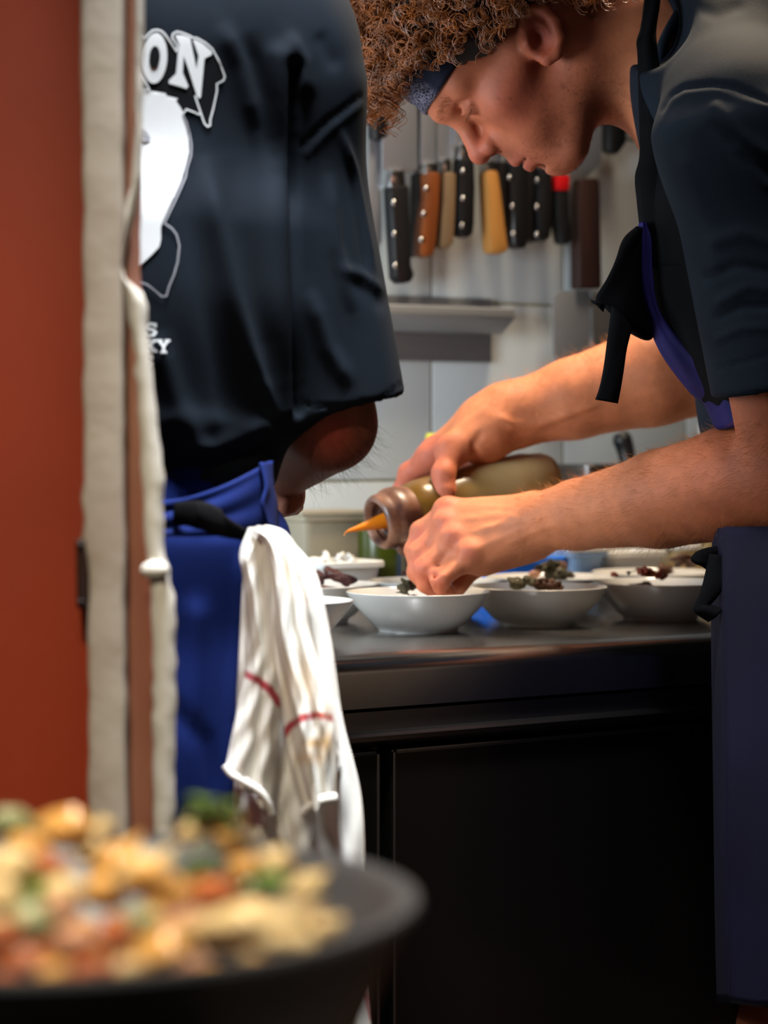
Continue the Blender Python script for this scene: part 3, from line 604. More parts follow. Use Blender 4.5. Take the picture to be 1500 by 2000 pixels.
def bite(u, v, s, m, Y, kind='blob', el_=1.0, rz=0):
    names = {'potato': ('potato_chunk', 'golden roast potato chunk heaped in the black pan', 'potato'), 'cream': ('bread_dumpling', 'pale creamy dumpling bite heaped in the black pan', 'dumpling'),
             'orange_food': ('carrot_bite', 'glazed orange-brown bite heaped in the black pan', 'vegetable'), 'pink_food': ('pink_shallot', 'pinkish glazed shallot heaped in the black pan', 'shallot'),
             'green_food': ('herb_leaf', 'bright green herb leaf on the food in the black pan', 'herb'), 'sage_food': ('sage_leaf', 'grey-green leaf on the food in the black pan', 'herb')}
    n, lab, cat = names[m]; p = W(u, v, Y); r = R(s, Y)
    mk = ('leaf', rf.randrange(3)) if kind == 'leaf' else ('blob', rf.randrange(6), 2, .5, .85)
    hz = ['far left', 'left', 'middle', 'right', 'far right'][min(4, max(0, int(u//125)))]; dz = ['front', 'front half', 'centre', 'back half', 'back'][min(4, max(0, int((Y-.765)//.034)))]
    lab = lab.replace(' heaped in the black pan', '').replace(' on the food in the black pan', '')+f', {dz} {hz} of the black pan'
    food(n, mk, m, p, (r*el_, r*.9, r*.85), (rf.uniform(-.4, .4), rf.uniform(-.3, .3) if el_ == 1 else 0, rz), lab, cat, n.replace('_', ' ')+'s heaped in the black pan')
big = [(130, 1620, 62, 'potato', .90), (92, 1700, 60, 'orange_food', .87), (25, 1700, 66, 'cream', .85), (20, 1610, 55, 'sage_food', .90), (60, 1655, 55, 'potato', .89), (175, 1660, 46, 'cream', .90), (285, 1705, 74, 'cream', .86),
       (350, 1745, 62, 'potato', .84), (205, 1740, 60, 'potato', .86), (90, 1745, 44, 'green_food', .83), (400, 1600, 50, 'sage_food', .93), (375, 1628, 40, 'cream', .92), (455, 1640, 50, 'potato', .92), (395, 1712, 40, 'green_food', .84),
       (520, 1728, 36, 'green_food', .84), (600, 1732, 48, 'cream', .86), (425, 1750, 56, 'orange_food', .83), (540, 1690, 50, 'cream', .87), (480, 1700, 46, 'potato', .88), (150, 1845, 62, 'pink_food', .78), (55, 1880, 60, 'orange_food', .77),
       (280, 1805, 50, 'sage_food', .79), (315, 1868, 60, 'potato', .77), (235, 1830, 58, 'orange_food', .79), (60, 1800, 62, 'sage_food', .80), (10, 1830, 56, 'orange_food', .79), (120, 1780, 50, 'pink_food', .81), (370, 1805, 56, 'pink_food', .80),
       (600, 1790, 44, 'pink_food', .83), (640, 1812, 42, 'cream', .82), (200, 1620, 34, 'cream', .93), (0, 1750, 60, 'cream', .83), (455, 1600, 34, 'potato', .93), (180, 1900, 50, 'orange_food', .765), (100, 1910, 50, 'potato', .765), (20, 1920, 50, 'orange_food', .76), (250, 1895, 44, 'cream', .765)]
for u, v, s, m, Y in big: bite(u, v, s*.80, m, Y)
bite(500, 1805, 62, 'cream', .79, el_=1.9, rz=-.05); bite(560, 1835, 40, 'cream', .785, el_=1.6); bite(330, 1840, 40, 'potato', .78, el_=1.3)
for u, v in ((425, 1592), (400, 1578), (430, 1580), (380, 1596), (450, 1600), (385, 1705), (410, 1725), (398, 1690), (95, 1735), (80, 1755), (515, 1730), (535, 1725)): bite(u, v, 52, 'green_food', .84 if v > 1650 else .92, 'leaf', rz=rf.uniform(0, 6))
for u, v in ((20, 1600), (60, 1620), (400, 1650), (290, 1800), (560, 1790), (470, 1640)): bite(u, v, 40, 'sage_food', .80 if v > 1700 else .9, 'leaf', rz=rf.uniform(0, 6))
for i in range(60):
    a = rf.uniform(0, 6.283); r = .098*math.sqrt(rf.random()); x = PX+r*math.cos(a); y = PY+r*math.sin(a); z = .884+.055*(1-(r/.108)**2)*rf.uniform(.2, .95)
    u = 750+FPX*x/y; v = HV-FPX*(z-CZ)/y; bite(u, v, rf.uniform(38, 54), rf.choice(['potato', 'potato', 'potato', 'cream', 'cream', 'orange_food', 'pink_food']), y)
# ================================================================ COOK ON THE RIGHT (profile, bending over the bowls)
def hx(u, v, Y): return W(u, v, Y)
E0 = W(1050, 82, 2.15); HFv = Vector((-.515, 0, -.857)); HUv = Vector((-.857, 0, .515)); HLv = Vector((0, 1, 0)); HA = (HFv, HUv, HLv)
def Hd(F, U, L=0.0): return E0+HFv*F+HUv*U+HLv*L
def person_b():
    P = []
    r = lambda px_, Y: R(px_, Y)
    # head
    P += [el(Hd(.004, .058), HA, (.097, .080, .077)), el(Hd(.052, .052), HA, (.040, .040, .060), .02), el(Hd(.040, -.008), HA, (.048, .066, .060), .02)]
    for s in (-1, 1):
        P += [rc(Hd(.000, -.040, s*.050), Hd(.066, -.074, s*.020), .020, .015, .025), rc(Hd(.060, -.004, s*.034), Hd(.066, -.030, s*.030), .022, .018, .02), rc(Hd(.026, .006, s*.060), Hd(.066, .000, s*.046), .010, .011, .02),
              rc(Hd(.090, .038, s*.008), Hd(.076, .037, s*.046), .0095, .009, .012)]
    P += [el(Hd(.077, -.068), HA, (.018, .017, .024), .015), el(Hd(.088, -.018), HA, (.015, .020, .021), .010), rc(Hd(.0985, .0415, -.004), Hd(.0985, .0415, .004), .0068, .0068, .012), el(Hd(.076, -.042), HA, (.023, .026, .031), .015)]
    for s in (-1, 1): P += [el(Hd(.094, .0205, s*.031), HA, (.013, .0095, .015), .010, -1)]
    P += [rc(Hd(.0875, .040), Hd(.0925, .026), .0085, .0075, .012), rc(Hd(.093, .026), Hd(.110, -.004), .0068, .0088, .008), el(Hd(.1115, -.0080), HA, (.0100, .0088, .0100), .006)]
    for s in (-1, 1):
        P += [el(Hd(.1005, -.0115, s*.0112), HA, (.0100, .0082, .0062), .005), el(Hd(.0785, .0205, s*.0305), HA, (.0125, .0115, .0135), .003),
              rc(Hd(.0925, .0225, s*.022), Hd(.0850, .0215, s*.043), .0022, .0016, .004)]
    for s in (-1, 1): P += [el(Hd(.1015, -.0185, s*.0068), (HFv, HUv, HLv), (.0065, .0050, .0034), .002, -1)]
    # lips
    P += [rc(Hd(.0985, -.0375), Hd(.0885, -.0425, -.021), .0064, .0028, .005), rc(Hd(.0985, -.0375), Hd(.0885, -.0425, .021), .0064, .0028, .005),
          rc(Hd(.0950, -.0505), Hd(.0870, -.0465, -.019), .0070, .0028, .005), rc(Hd(.0950, -.0505), Hd(.0870, -.0465, .019), .0070, .0028, .005),
          el(Hd(.1000, -.0440), HA, (.010, .0011, .020), .002, -1), el(Hd(.0935, -.0600), HA, (.006, .0035, .014), .006, -1)]
    # neck
    P += [rc(Hd(-.030, -.030), W(1290, 95, 2.15), .060, .062, .03), rc(W(1270, 95, 2.15), W(1420, 130, 2.16), .062, .085, .04)]
    P += [rc(Hd(-.020, -.005, -.050), W(1300, 100, 2.11), .014, .016, .02)]
    # ears
    for s in (-1, 1):
        Yy = 2.15+s*.0700; q = lambda u, v, o=0: W(u, v, Yy+s*o)
        P += [rc(q(1050, 76, -.016), q(1052, 74, .004), .020, .013, .006), el(q(1056, 70, .004), (Vector((.35, 0, -.93)), Vector((.93, 0, .35)), HLv), (.026, .0165, .007), .006)]
        ch = [(1068, 116, .008, .0062), (1087, 104, .010, .0052), (1093, 76, .013, .0044), (1084, 44, .013, .0042), (1064, 20, .011, .0044), (1040, 16, .008, .0042), (1026, 36, .004, .0038)]
        for a, b in zip(ch, ch[1:]): P.append(rc(q(a[0], a[1], a[2]), q(b[0], b[1], b[2]), a[3], b[3], .003))
        P += [el(q(1051, 76, .013), (Vector((.35, 0, -.93)), Vector((.93, 0, .35)), HLv), (.0135, .0085, .0075), .004, -1), el(q(1030, 84, .006), HA, (.006, .005, .005), .004)]
    # trunk
    P += [rc(W(1490, 300, 2.15), W(1600, 800, 2.12), .092, .082, .05, fd=YV, fr=1.2), rc(W(1600, 800, 2.12), W(1650, 1120, 2.09), .082, .096, .01, fd=YV, fr=1.0),
          rc(W(1460, 235, 1.99), W(1420, 250, 2.30), .055, .055, .06)]
    # near (left) arm
    P += [rc(W(1465, 250, 1.95), W(1505, 560, 1.955), .054, .050, .03), rc(W(1505, 560, 1.955), W(1565, 925, 1.985), .050, .046, .010)]
    P += [rc(W(1565, 925, 1.985), W(1430, 945, 2.045), .0475, .0475, .010), rc(W(1430, 945, 2.045), W(1290, 975, 2.10), .0475, .0420, .008, fd=YV, fr=.9), rc(W(1290, 975, 2.10), W(1130, 1005, 2.165), .0412, .0312, .008), rc(W(1130, 1005, 2.165), W(1052, 1019, 2.195), .0312, .0262, .006)]
    q = W
    # near hand: metacarpals, palm, fingers
    P += [rc(q(1040, 1003, 2.215), q(880, 998, 2.236), .0175, .0115, .016), rc(q(1045, 1012, 2.208), q(874, 1026, 2.222), .0180, .0118, .014), rc(q(1045, 1022, 2.200), q(890, 1054, 2.207), .0180, .0118, .014), rc(q(1045, 1036, 2.196), q(925, 1083, 2.194), .0185, .0122, .016)]
    P += [rc(q(1030, 1060, 2.205), q(945, 1097, 2.20), .0165, .0125, .018), el(q(960, 1050, 2.222), (XV, ZV, YV), (.040, .021, .022), .02)]
    def finger(pts, rr, k0=.006):
        for i in range(len(pts)-1): P.append(rc(q(*pts[i]), q(*pts[i+1]), rr[i], rr[i+1], k0 if i else .010))
        P.append(dict(P[-1])); P[-1] = el(q(*pts[1]), (XV, YV, ZV), (rr[1]*1.1,)*3, .004)
    finger([(877, 996, 2.238), (822, 1038, 2.244), (806, 1074, 2.240), (812, 1112, 2.232)], (.0100, .0090, .0080, .0066), .003)
    finger([(872, 1027, 2.222), (818, 1078, 2.221), (812, 1118, 2.219), (834, 1146, 2.212)], (.0103, .0092, .0082, .0068), .003)
    finger([(888, 1055, 2.207), (828, 1110, 2.199), (830, 1140, 2.202), (852, 1158, 2.205)], (.0102, .0090, .0080, .0068), .003)
    finger([(922, 1084, 2.193), (860, 1129, 2.182), (862, 1146, 2.186), (878, 1160, 2.194)], (.0104, .0088, .0076, .0062), .003)
    P += [rc(q(1000, 1050, 2.228), q(955, 1085, 2.228), .017, .015, .014), rc(q(955, 1085, 2.228), q(918, 1112, 2.222), .0140, .0105, .008), rc(q(918, 1112, 2.222), q(896, 1148, 2.208), .0100, .0075, .003)]
    P += [rc(q(905, 1069, 2.186), q(846, 1116, 2.176), .0048, .0062, .004, -1), rc(q(876, 1040, 2.196), q(812, 1096, 2.188), .0042, .0056, .004, -1), rc(q(862, 1010, 2.213), q(806, 1058, 2.212), .0036, .0050, .004, -1),
          rc(q(848, 1120, 2.180), q(856, 1150, 2.184), .0022, .0022, .003, -1), rc(q(900, 1136, 2.184), q(872, 1152, 2.184), .0018, .0018, .003, -1)]
    # knuckle caps and tendon to the wrist bone
    for u, v, Y in ((869, 991, 2.230), (867, 1020, 2.214), (884, 1048, 2.199), (917, 1078, 2.186)): P.append(el(q(u, v, Y), (XV, YV, ZV), (.0098, .0085, .0085), .008))
    P.append(el(q(1066, 1040, 2.180), (XV, YV, ZV), (.012, .009, .010), .010))
    # far (right) arm and hand over the bottle
    P += [rc(W(1420, 265, 2.32), W(1440, 700, 2.38), .056, .049, .03), rc(W(1440, 700, 2.38), W(1270, 735, 2.37), .048, .0485, .010), rc(W(1270, 735, 2.37), W(1120, 779, 2.37), .0485, .0390, .008), rc(W(1120, 779, 2.37), W(985, 815, 2.37), .0390, .0300, .008)]
    P += [rc(q(985, 815, 2.368), q(945, 835, 2.368), .0290, .0265, .02),
          rc(q(935, 822, 2.378), q(842, 892, 2.385), .0185, .0135, .016), rc(q(945, 830, 2.392), q(850, 880, 2.405), .0180, .0130, .016), rc(q(950, 840, 2.402), q(872, 886, 2.425), .0180, .0125, .016), rc(q(955, 850, 2.405), q(896, 896, 2.438), .0170, .0120, .016),
          el(q(945, 878, 2.368), (XV, ZV, YV), (.017, .018, .018), .014), rc(q(950, 845, 2.350), q(880, 880, 2.338), .0215, .0150, .018)]
    finger([(842, 892, 2.385), (800, 925, 2.398), (784, 958, 2.402), (788, 990, 2.398)], (.0125, .0100, .0085, .0070))
    finger([(850, 882, 2.405), (822, 925, 2.425), (812, 965, 2.428), (816, 1000, 2.418)], (.0125, .0095, .0085, .0070))
    finger([(872, 888, 2.425), (858, 935, 2.442), (850, 975, 2.442), (850, 1008, 2.43)], (.0120, .0095, .0085, .0070))
    finger([(896, 898, 2.438), (892, 940, 2.452), (888, 975, 2.452), (886, 1000, 2.440)], (.0110, .0088, .0075, .0062))
    finger([(884, 880, 2.336), (866, 925, 2.320), (868, 958, 2.317), (869, 985, 2.319)], (.0135, .0098, .0098, .0078), .008)
    # legs
    for s in (-1, 1):
        Yh = 2.14+s*.05
        P += [rc(W(1650, 1120, Yh-.05), W(1580, 2060, 2.09+s*.10), .070, .058, .02), rc(W(1580, 2060, 2.09+s*.10), W(1640, 3050, 2.09+s*.10), .056, .040, .02), rc(W(1640, 3050, 2.09+s*.10), Vector((W(1520, 0, 2.15).x, 2.09+s*.11, .035)), .038, .030, .02)]
    return P
t0 = time.time()
SKB = person_b()
V, F = largest(*sdf_mesh(SKB, .0025)); print('body B', len(V), time.time()-t0)
V = relax(V, F, 2); N = vnorm(V, F)
# tendons, veins and creases of the hands as fine relief
def relief(V, N, Ymin, Ymax, lines):
    sel = (V[:, 1] > Ymin) & (V[:, 1] < Ymax)
    for pts, wd, h in lines:
        W2 = crease(V, N, pts, wd, h); V[sel] = W2[sel]
    return V
V = relief(V, N, 2.10, 2.262, [([(1030, 992), (880, 990)], 7, .0011), ([(1035, 1003), (880, 1016)], 6, .0012), ([(1030, 1015), (895, 1046)], 6, .0011), ([(1030, 1030), (925, 1073)], 6, .0009),
    ([(1045, 1020), (1000, 1010), (960, 1028), (930, 1030)], 4, .0011), ([(1100, 1020), (1050, 1035), (1010, 1055), (985, 1062)], 5, .0010), ([(985, 998), (960, 1004), (930, 1000)], 4, .0008),
    ([(830, 1105), (845, 1122)], 3, -.0007), ([(852, 1120), (868, 1138)], 3, -.0007), ([(812, 1068), (826, 1084)], 3, -.0006)])
V = relief(V, N, 2.262, 2.5, [([(1130, 800), (1050, 830), (1000, 828), (960, 808)], 9, .0022), ([(1180, 785), (1080, 822)], 6, .0014), ([(960, 790), (900, 830), (850, 880)], 8, .0014), ([(935, 905), (925, 870), (945, 840)], 7, -.0025), ([(860, 960), (880, 962)], 4, -.0006), ([(858, 940), (880, 942)], 4, -.0006)])
relief(V, N, 1.9, 2.16, [([(955, 262), (975, 292), (992, 306)], 5, -.0012), ([(900, 205), (925, 212)], 4, -.0008), ([(915, 232), (940, 250), (960, 262)], 5, -.0010)])
me = mesh_np('body', V, F)
C = np.tile(np.array(lin((192, 116, 78))), (len(V), 1)); Q = to_px(V)
def tint(C, m_, col, a=1.0): m_ = np.clip(m_*a, 0, 1)[:, None]; return C*(1-m_)+np.array(lin(col))*m_
HC = (V-np.array(tuple(E0))); hF = HC@np.array(tuple(HFv)); hU = HC@np.array(tuple(HUv)); hL = np.abs(HC[:, 1]); head = (V[:, 1] > 1.95) & (V[:, 1] < 2.35) & (Q[:, 1] < 360) & (Q[:, 0] < 1260)
G = lambda c, s: np.exp(-(((hF-c[0])/s[0])**2+((hU-c[1])/s[1])**2+((hL-c[2])/s[2])**2))*head
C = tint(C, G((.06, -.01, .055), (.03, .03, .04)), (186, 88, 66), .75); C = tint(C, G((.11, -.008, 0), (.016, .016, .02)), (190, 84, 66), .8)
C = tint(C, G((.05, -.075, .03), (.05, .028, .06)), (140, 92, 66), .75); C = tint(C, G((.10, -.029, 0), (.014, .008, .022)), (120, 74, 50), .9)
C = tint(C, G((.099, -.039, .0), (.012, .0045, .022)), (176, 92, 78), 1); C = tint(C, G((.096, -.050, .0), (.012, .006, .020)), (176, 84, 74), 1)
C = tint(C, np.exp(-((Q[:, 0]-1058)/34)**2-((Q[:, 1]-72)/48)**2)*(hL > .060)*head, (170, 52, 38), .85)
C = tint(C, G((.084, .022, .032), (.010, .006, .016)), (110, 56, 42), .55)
for u, v, r_ in ((1093, 283, 6), (1100, 168, 4), (1124, 184, 3.5), (975, 192, 2.5), (996, 192, 2.5), (1460, 860, 3), (1478, 885, 3), (1452, 935, 3)):
    C = tint(C, np.exp(-((Q[:, 0]-u)**2+(Q[:, 1]-v)**2)/r_**2)*(V[:, 1] < 2.2), (60, 28, 20), .9)
nh = (V[:, 1] < 2.262)
for u, v in ((868, 992), (866, 1022), (884, 1050), (915, 1080), (818, 1050), (815, 1100), (828, 1125), (858, 1140)): C = tint(C, np.exp(-((Q[:, 0]-u)**2+(Q[:, 1]-v)**2)/19**2)*nh, (190, 92, 74), .55)
C = tint(C, np.clip((930-Q[:, 0])/90, 0, 1)*nh*(Q[:, 1] > 960)*(Q[:, 0] < 1000), (190, 104, 80), .45)
C = tint(C, np.clip((930-Q[:, 0])/90, 0, 1)*(~nh)*(Q[:, 1] > 850), (176, 84, 72), .6)
C = tint(C, np.clip((Q[:, 0]-1150)/250, 0, 1)*nh*(Q[:, 1] > 700), (172, 88, 54), .8)
C = tint(C, np.clip((1230-Q[:, 0])/80, 0, 1)*head, (144, 68, 46), .6); rg = np.random.default_rng(1); C = C*(1+rg.normal(size=(len(V), 1))*.02)  # head colour darkened and reddened to carry the shade on the face
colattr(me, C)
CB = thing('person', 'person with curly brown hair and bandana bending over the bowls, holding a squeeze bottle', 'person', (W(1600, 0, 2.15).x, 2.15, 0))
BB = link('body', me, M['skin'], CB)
BVB = BVHTree.FromPolygons([tuple(v) for v in V], [tuple(int(i) for i in f) for f in F])
# eyebrows, lashes
def hairs(name, m, roots, dirs, length, rad, parent, curl=.3, seed=0, stuff=True):
    rr = np.random.default_rng(seed); Vs = []; Fs = []; n = 0
    for p, d in zip(roots, dirs):
        L = length*rr.uniform(.5, 1.2); side = np.cross(d, [0, 1, 0.]); side /= np.linalg.norm(side)+1e-9; bend = rr.normal(size=3)*curl
        for k in range(4):
            t = k/3; c = p+d*L*t+bend*L*t*t*.5; w_ = rad*(1-t*.75)
            for a in range(3): an = a*2.094; Vs.append(c+w_*(math.cos(an)*side+math.sin(an)*np.cross(side, d)))
        for k in range(3):
            for a in range(3): Fs.append((n+k*3+a, n+k*3+(a+1) % 3, n+k*3+3+(a+1) % 3, n+k*3+3+a))
        n += 12
    if not Vs: return None
    o = link(name, mesh_np(name, np.array(Vs), np.array(Fs)), m, parent)
    if stuff: o['kind'] = 'stuff'
    return o
rts = []; drs = []
for s in (-1, 1):
    for i in range(150):
        t = rg.uniform(0, 1); p = Hd(.104-.022*t+0, .0385+.004*rg.normal()*.5+.002*math.sin(t*3), s*(.010+.036*t)); r = BVB.ray_cast(p+HFv*.03+HLv*s*.0, -HFv)
        if r[0] is not None: rts.append(np.array(tuple(r[0]))); d = HLv*s*.8+HUv*.3+HFv*.5+Vector(tuple(rg.normal(size=3)*.25)); drs.append(np.array(tuple(d.normalized())))
hairs('eyebrows', M['hair'], rts, drs, .0055, .00010, BB, seed=1)
rts = []; drs = []
for s in (-1, 1):
    for i in range(26):
        t = i/25; p = Hd(.0945-.008*t, .0185, s*(.020+.024*t)); rts.append(np.array(tuple(p))); drs.append(np.array(tuple((HFv*.8-HUv*.75+HLv*s*(t-.3)*.5).normalized())))
hairs('eyelashes', M['hair_base'], rts, drs, .0045, .00012, BB, .1, seed=2)
# arm hair and stubble
NB = vnorm(V, F)
def arm_hair(sel, n, L, dirv, seed, name, par, VV, NN, m='arm_hair', rad=.00012):
    idx = np.nonzero(sel)[0]
    if not len(idx): return
    rr = np.random.default_rng(seed); I = rr.choice(idx, n); D = NN[I]*.55+np.array(dirv)+rr.normal(size=(n, 3))*.3; D /= np.linalg.norm(D, axis=1)[:, None]
    hairs(name, M[m], VV[I], D, L, rad, par, .5, seed)
nearF = (V[:, 1] < 2.26) & (Q[:, 0] > 1010) & (Q[:, 0] < 1560) & (Q[:, 1] > 820) & (Q[:, 1] < 1090)
arm_hair(nearF, 3800, .0105, (-.75, 0, -.35), 4, 'forearm_hair', BB, V, NB)
farF = (V[:, 1] > 2.28) & (Q[:, 0] > 960) & (Q[:, 0] < 1420) & (Q[:, 1] > 640) & (Q[:, 1] < 900)
arm_hair(farF, 1500, .009, (-.6, 0, .3), 5, 'far_forearm_hair', BB, V, NB)
stb = head & (hF > .0) & (hU < -.035) & (hU > -.10)
arm_hair(stb, 1400, .0028, (-.3, 0, -.5), 6, 'stubble', BB, V, NB, 'hair_base', .00010)
# finger nails of the near hand
for (u, v, Y), s in (((869, 1150, 2.183), 1), ((846, 1150, 2.197), 1)):
    b = bmesh.new(); bmesh.ops.create_uvsphere(b, u_segments=12, v_segments=8, radius=1)
    for q_ in b.verts: q_.co = Vector((q_.co.x*.0042, q_.co.y*.0012, q_.co.z*.0050))+W(u, v, Y)
    pass; b.free()
# ---- bandana band around the head
nb_ = 72; Vb = []
for i in range(nb_):
    a = 2*math.pi*i/nb_
    for j in range(9):
        t = j/8; U = .052+.036*t-.030*(1-math.cos(a))/2; o = Hd(.004, U, 0); d = (HFv*math.cos(a)+HLv*math.sin(a)); r = BVB.ray_cast(o+d*.2, -d)
        p = r[0]+d*(.0022+.0012*math.sin(a*9+j*1.3)+.0016*(1-abs(t*2-1))) if r[0] is not None else o+d*.1
        Vb.append(tuple(p))
Fb = [(i*9+j, ((i+1) % nb_)*9+j, ((i+1) % nb_)*9+j+1, i*9+j+1) for i in range(nb_) for j in range(8)]
b = bmesh.new(); b.from_mesh(mesh_np('band', Vb, Fb)); bmesh.ops.recalc_face_normals(b, faces=b.faces); bmesh.ops.solidify(b, geom=b.faces[:], thickness=.0016); me = from_bm(b)
mb = M['bandana']; nt = mb.node_tree; tc = nt.nodes.new('ShaderNodeTexCoord'); vo = nt.nodes.new('ShaderNodeTexVoronoi'); vo.inputs['Scale'].default_value = 330; vo.feature = 'DISTANCE_TO_EDGE'
at = nt.nodes.new('ShaderNodeVertexColor'); at.layer_name = 'Col'; cr = nt.nodes.new('ShaderNodeMath'); cr.operation = 'LESS_THAN'; cr.inputs[1].default_value = .12
ml = nt.nodes.new('ShaderNodeMath'); ml.operation = 'MULTIPLY'; mx = nt.nodes.new('ShaderNodeMix'); mx.data_type = 'RGBA'; mx.inputs[6].default_value = (*lin((13, 16, 34)), 1); mx.inputs[7].default_value = (*lin((140, 136, 158)), 1)
sp_ = nt.nodes.new('ShaderNodeSeparateColor'); LK = nt.links; LK.new(tc.outputs['Object'], vo.inputs['Vector']); LK.new(vo.outputs[0], cr.inputs[0]); LK.new(at.outputs[0], sp_.inputs[0]); LK.new(sp_.outputs[0], ml.inputs[0]); LK.new(cr.outputs[0], ml.inputs[1]); LK.new(ml.outputs[0], mx.inputs[0]); LK.new(mx.outputs[2], nt.nodes['Principled BSDF'].inputs['Base Color'])
n = len(me.vertices); co = np.empty(n*3, np.float32); me.vertices.foreach_get('co', co); co = co.reshape(-1, 3)-np.array(tuple(E0)); bf = co@np.array(tuple(HFv)); bu = co@np.array(tuple(HUv))
pat = np.clip((bf-.0905)/.003, 0, 1)*.7; colattr(me, np.stack([pat]*3, 1))
bd = link('headband', me, M['bandana'], BB); bd['label'] = 'navy bandana band with pale paisley border'
ring = tube_me([Hd(.086+.004*math.cos(a), .058+.0035*math.sin(a), -.0375+.004*math.cos(a)) for a in np.linspace(0, 6.28, 12)], .0006, 24, 6)
# ---- curly hair
hp = lambda u, ulist: np.interp(u, [p[0] for p in ulist], [p[1] for p in ulist])
line = [(600, 120), (690, 150), (760, 128), (800, 120), (850, 128), (900, 138), (950, 120), (990, 76), (1020, 34), (1055, 6), (1095, -8), (1125, 14), (1160, 40), (1200, 30), (1240, 5), (1300, -60)]
caps = [el(Hd(-.002, .066), HA, (.104, .088, .088)), el(Hd(-.045, .020), HA, (.062, .060, .066), .02)]
Vc, Fc = sdf_mesh(caps, .005)
Qc = to_px(Vc); bad = Qc[:, 1] > hp(Qc[:, 0], line)-6
Fk = Fc[~bad[Fc].any(1)]
bcap = bmesh.new(); bcap.from_mesh(mesh_np('cap', Vc, Fk)); bmesh.ops.delete(bcap, geom=[v for v in bcap.verts if not v.link_faces], context='VERTS')
hr = link('hair', from_bm(bcap), M['hair_base'], BB); hr['label'] = 'mop of brown ringlet curls'
Nc = vnorm(Vc, Fc); idx = np.nonzero(~bad)[0]; rh = np.random.default_rng(11)
NCURL = 1400; I = rh.choice(idx, NCURL); root = Vc[I]; nn = Nc[I]
NSt, NP_ = 5, 34
Vh = []; Fh = []; cnt = 0
tt = np.linspace(0, 1, NP_)
for c in range(NCURL):
    L = rh.uniform(.025, .058); dirv = nn[c]*rh.uniform(.5, 1)+np.array([-.15, 0, -.35])*rh.uniform(0, 1.2)+rh.normal(size=3)*.35; dirv /= np.linalg.norm(dirv)
    x = np.cross(dirv, rh.normal(size=3)); x /= np.linalg.norm(x); y = np.cross(dirv, x); turns = L/rh.uniform(.011, .018); ph = rh.uniform(0, 6.28); RRd = rh.uniform(.0038, .0075); g = rh.uniform(.1, .7)
    if c < 110:   # long ringlets falling over the forehead
        root[c] = np.array(tuple(Hd(rh.uniform(.055, .085), rh.uniform(.10, .135), rh.uniform(-.06, .05)))); L = rh.uniform(.04, .065); dirv = np.array([-.25, 0, -.95])+rh.normal(size=3)*.18; dirv /= np.linalg.norm(dirv); x = np.array([1., 0, 0]); y = np.array([0, 1., 0]); turns = L/.014; RRd = .007; g = .2
    base = root[c]+np.outer(tt, dirv)*L+np.outer(tt**2, [0, 0, -1])*L*g*.4
    for s in range(NSt):
        p2 = ph+rh.normal()*.35; r2 = RRd*rh.uniform(.75, 1.2); jit = rh.normal(size=3)*.0022
        A_ = p2+turns*6.283*tt; env = np.minimum(tt*5, 1)*(1-.25*tt)
        Pp = base+(np.cos(A_)*r2*env)[:, None]*x+(np.sin(A_)*r2*env)[:, None]*y+jit*tt[:, None]
        Qh = to_px(Pp); ov = (Qh[:, 1]-hp(Qh[:, 0], line))[Qh[:, 0] > 830]
        if c >= 110 and len(ov) and ov.max() > 12: continue
        if c < 110 and (Qh[:, 0] > 815).any(): continue
        T = np.gradient(Pp, axis=0); T /= np.linalg.norm(T, axis=1)[:, None]; s1 = np.cross(T, [0.3, .9, .2]); s1 /= np.linalg.norm(s1, axis=1)[:, None]; s2 = np.cross(T, s1); rad = .00062*(1-.5*tt)[:, None]
        Vh.append(np.stack([Pp+s1*rad, Pp+(-.5*s1+.866*s2)*rad, Pp+(-.5*s1-.866*s2)*rad], 1).reshape(-1, 3))
        i0 = np.arange(NP_-1)*3
        for a in range(3): Fh.append(np.stack([i0+a, i0+(a+1) % 3, i0+3+(a+1) % 3, i0+3+a], 1)+cnt)
        cnt += NP_*3
Vh = np.concatenate(Vh); Fh = np.concatenate(Fh)
o = link('curls', mesh_np('curls', Vh, Fh), M['hair'], hr); o['kind'] = 'stuff'
print('hair', len(Fh), time.time()-t0)
# ---- T-shirt of the right cook
SB = [rc(W(1480, 290, 2.15), W(1590, 800, 2.12), .100, .098, .05, fd=YV, fr=1.25), rc(W(1590, 800, 2.12), W(1650, 1110, 2.085), .098, .106, .012, fd=YV, fr=1.05),
      rc(W(1440, 190, 2.00), W(1420, 200, 2.28), .062, .062, .05), rc(W(1410, 110, 2.08), W(1400, 115, 2.24), .058, .058, .06), rc(W(1480, 100, 2.10), W(1560, 60, 2.18), .090, .10, .06),
      cc(W(1450, 235, 1.955), W(1543, 752, 1.965), .0665, .0640, .035, rd=.004), el(W(1455, 262, 1.955), (XV, ZV, YV), (.068, .07, .064), .03),
      cc(W(1420, 260, 2.32), W(1470, 560, 2.365), .066, .062, .03, rd=.004),
      cc(W(1534, 690, 1.962), W(1562, 860, 1.968), .0555, .0565, .003, -1), rc(Hd(-.03, -.03), W(1322, 100, 2.155), .066, .0655, .006, -1), el(W(1262, 12, 2.02), (XV, YV, ZV), (.040, .095, .052), .006, -1)]
V2, F2 = sdf_mesh(SB, .0032); V2 = relax(V2, F2, 1); N2 = vnorm(V2, F2)
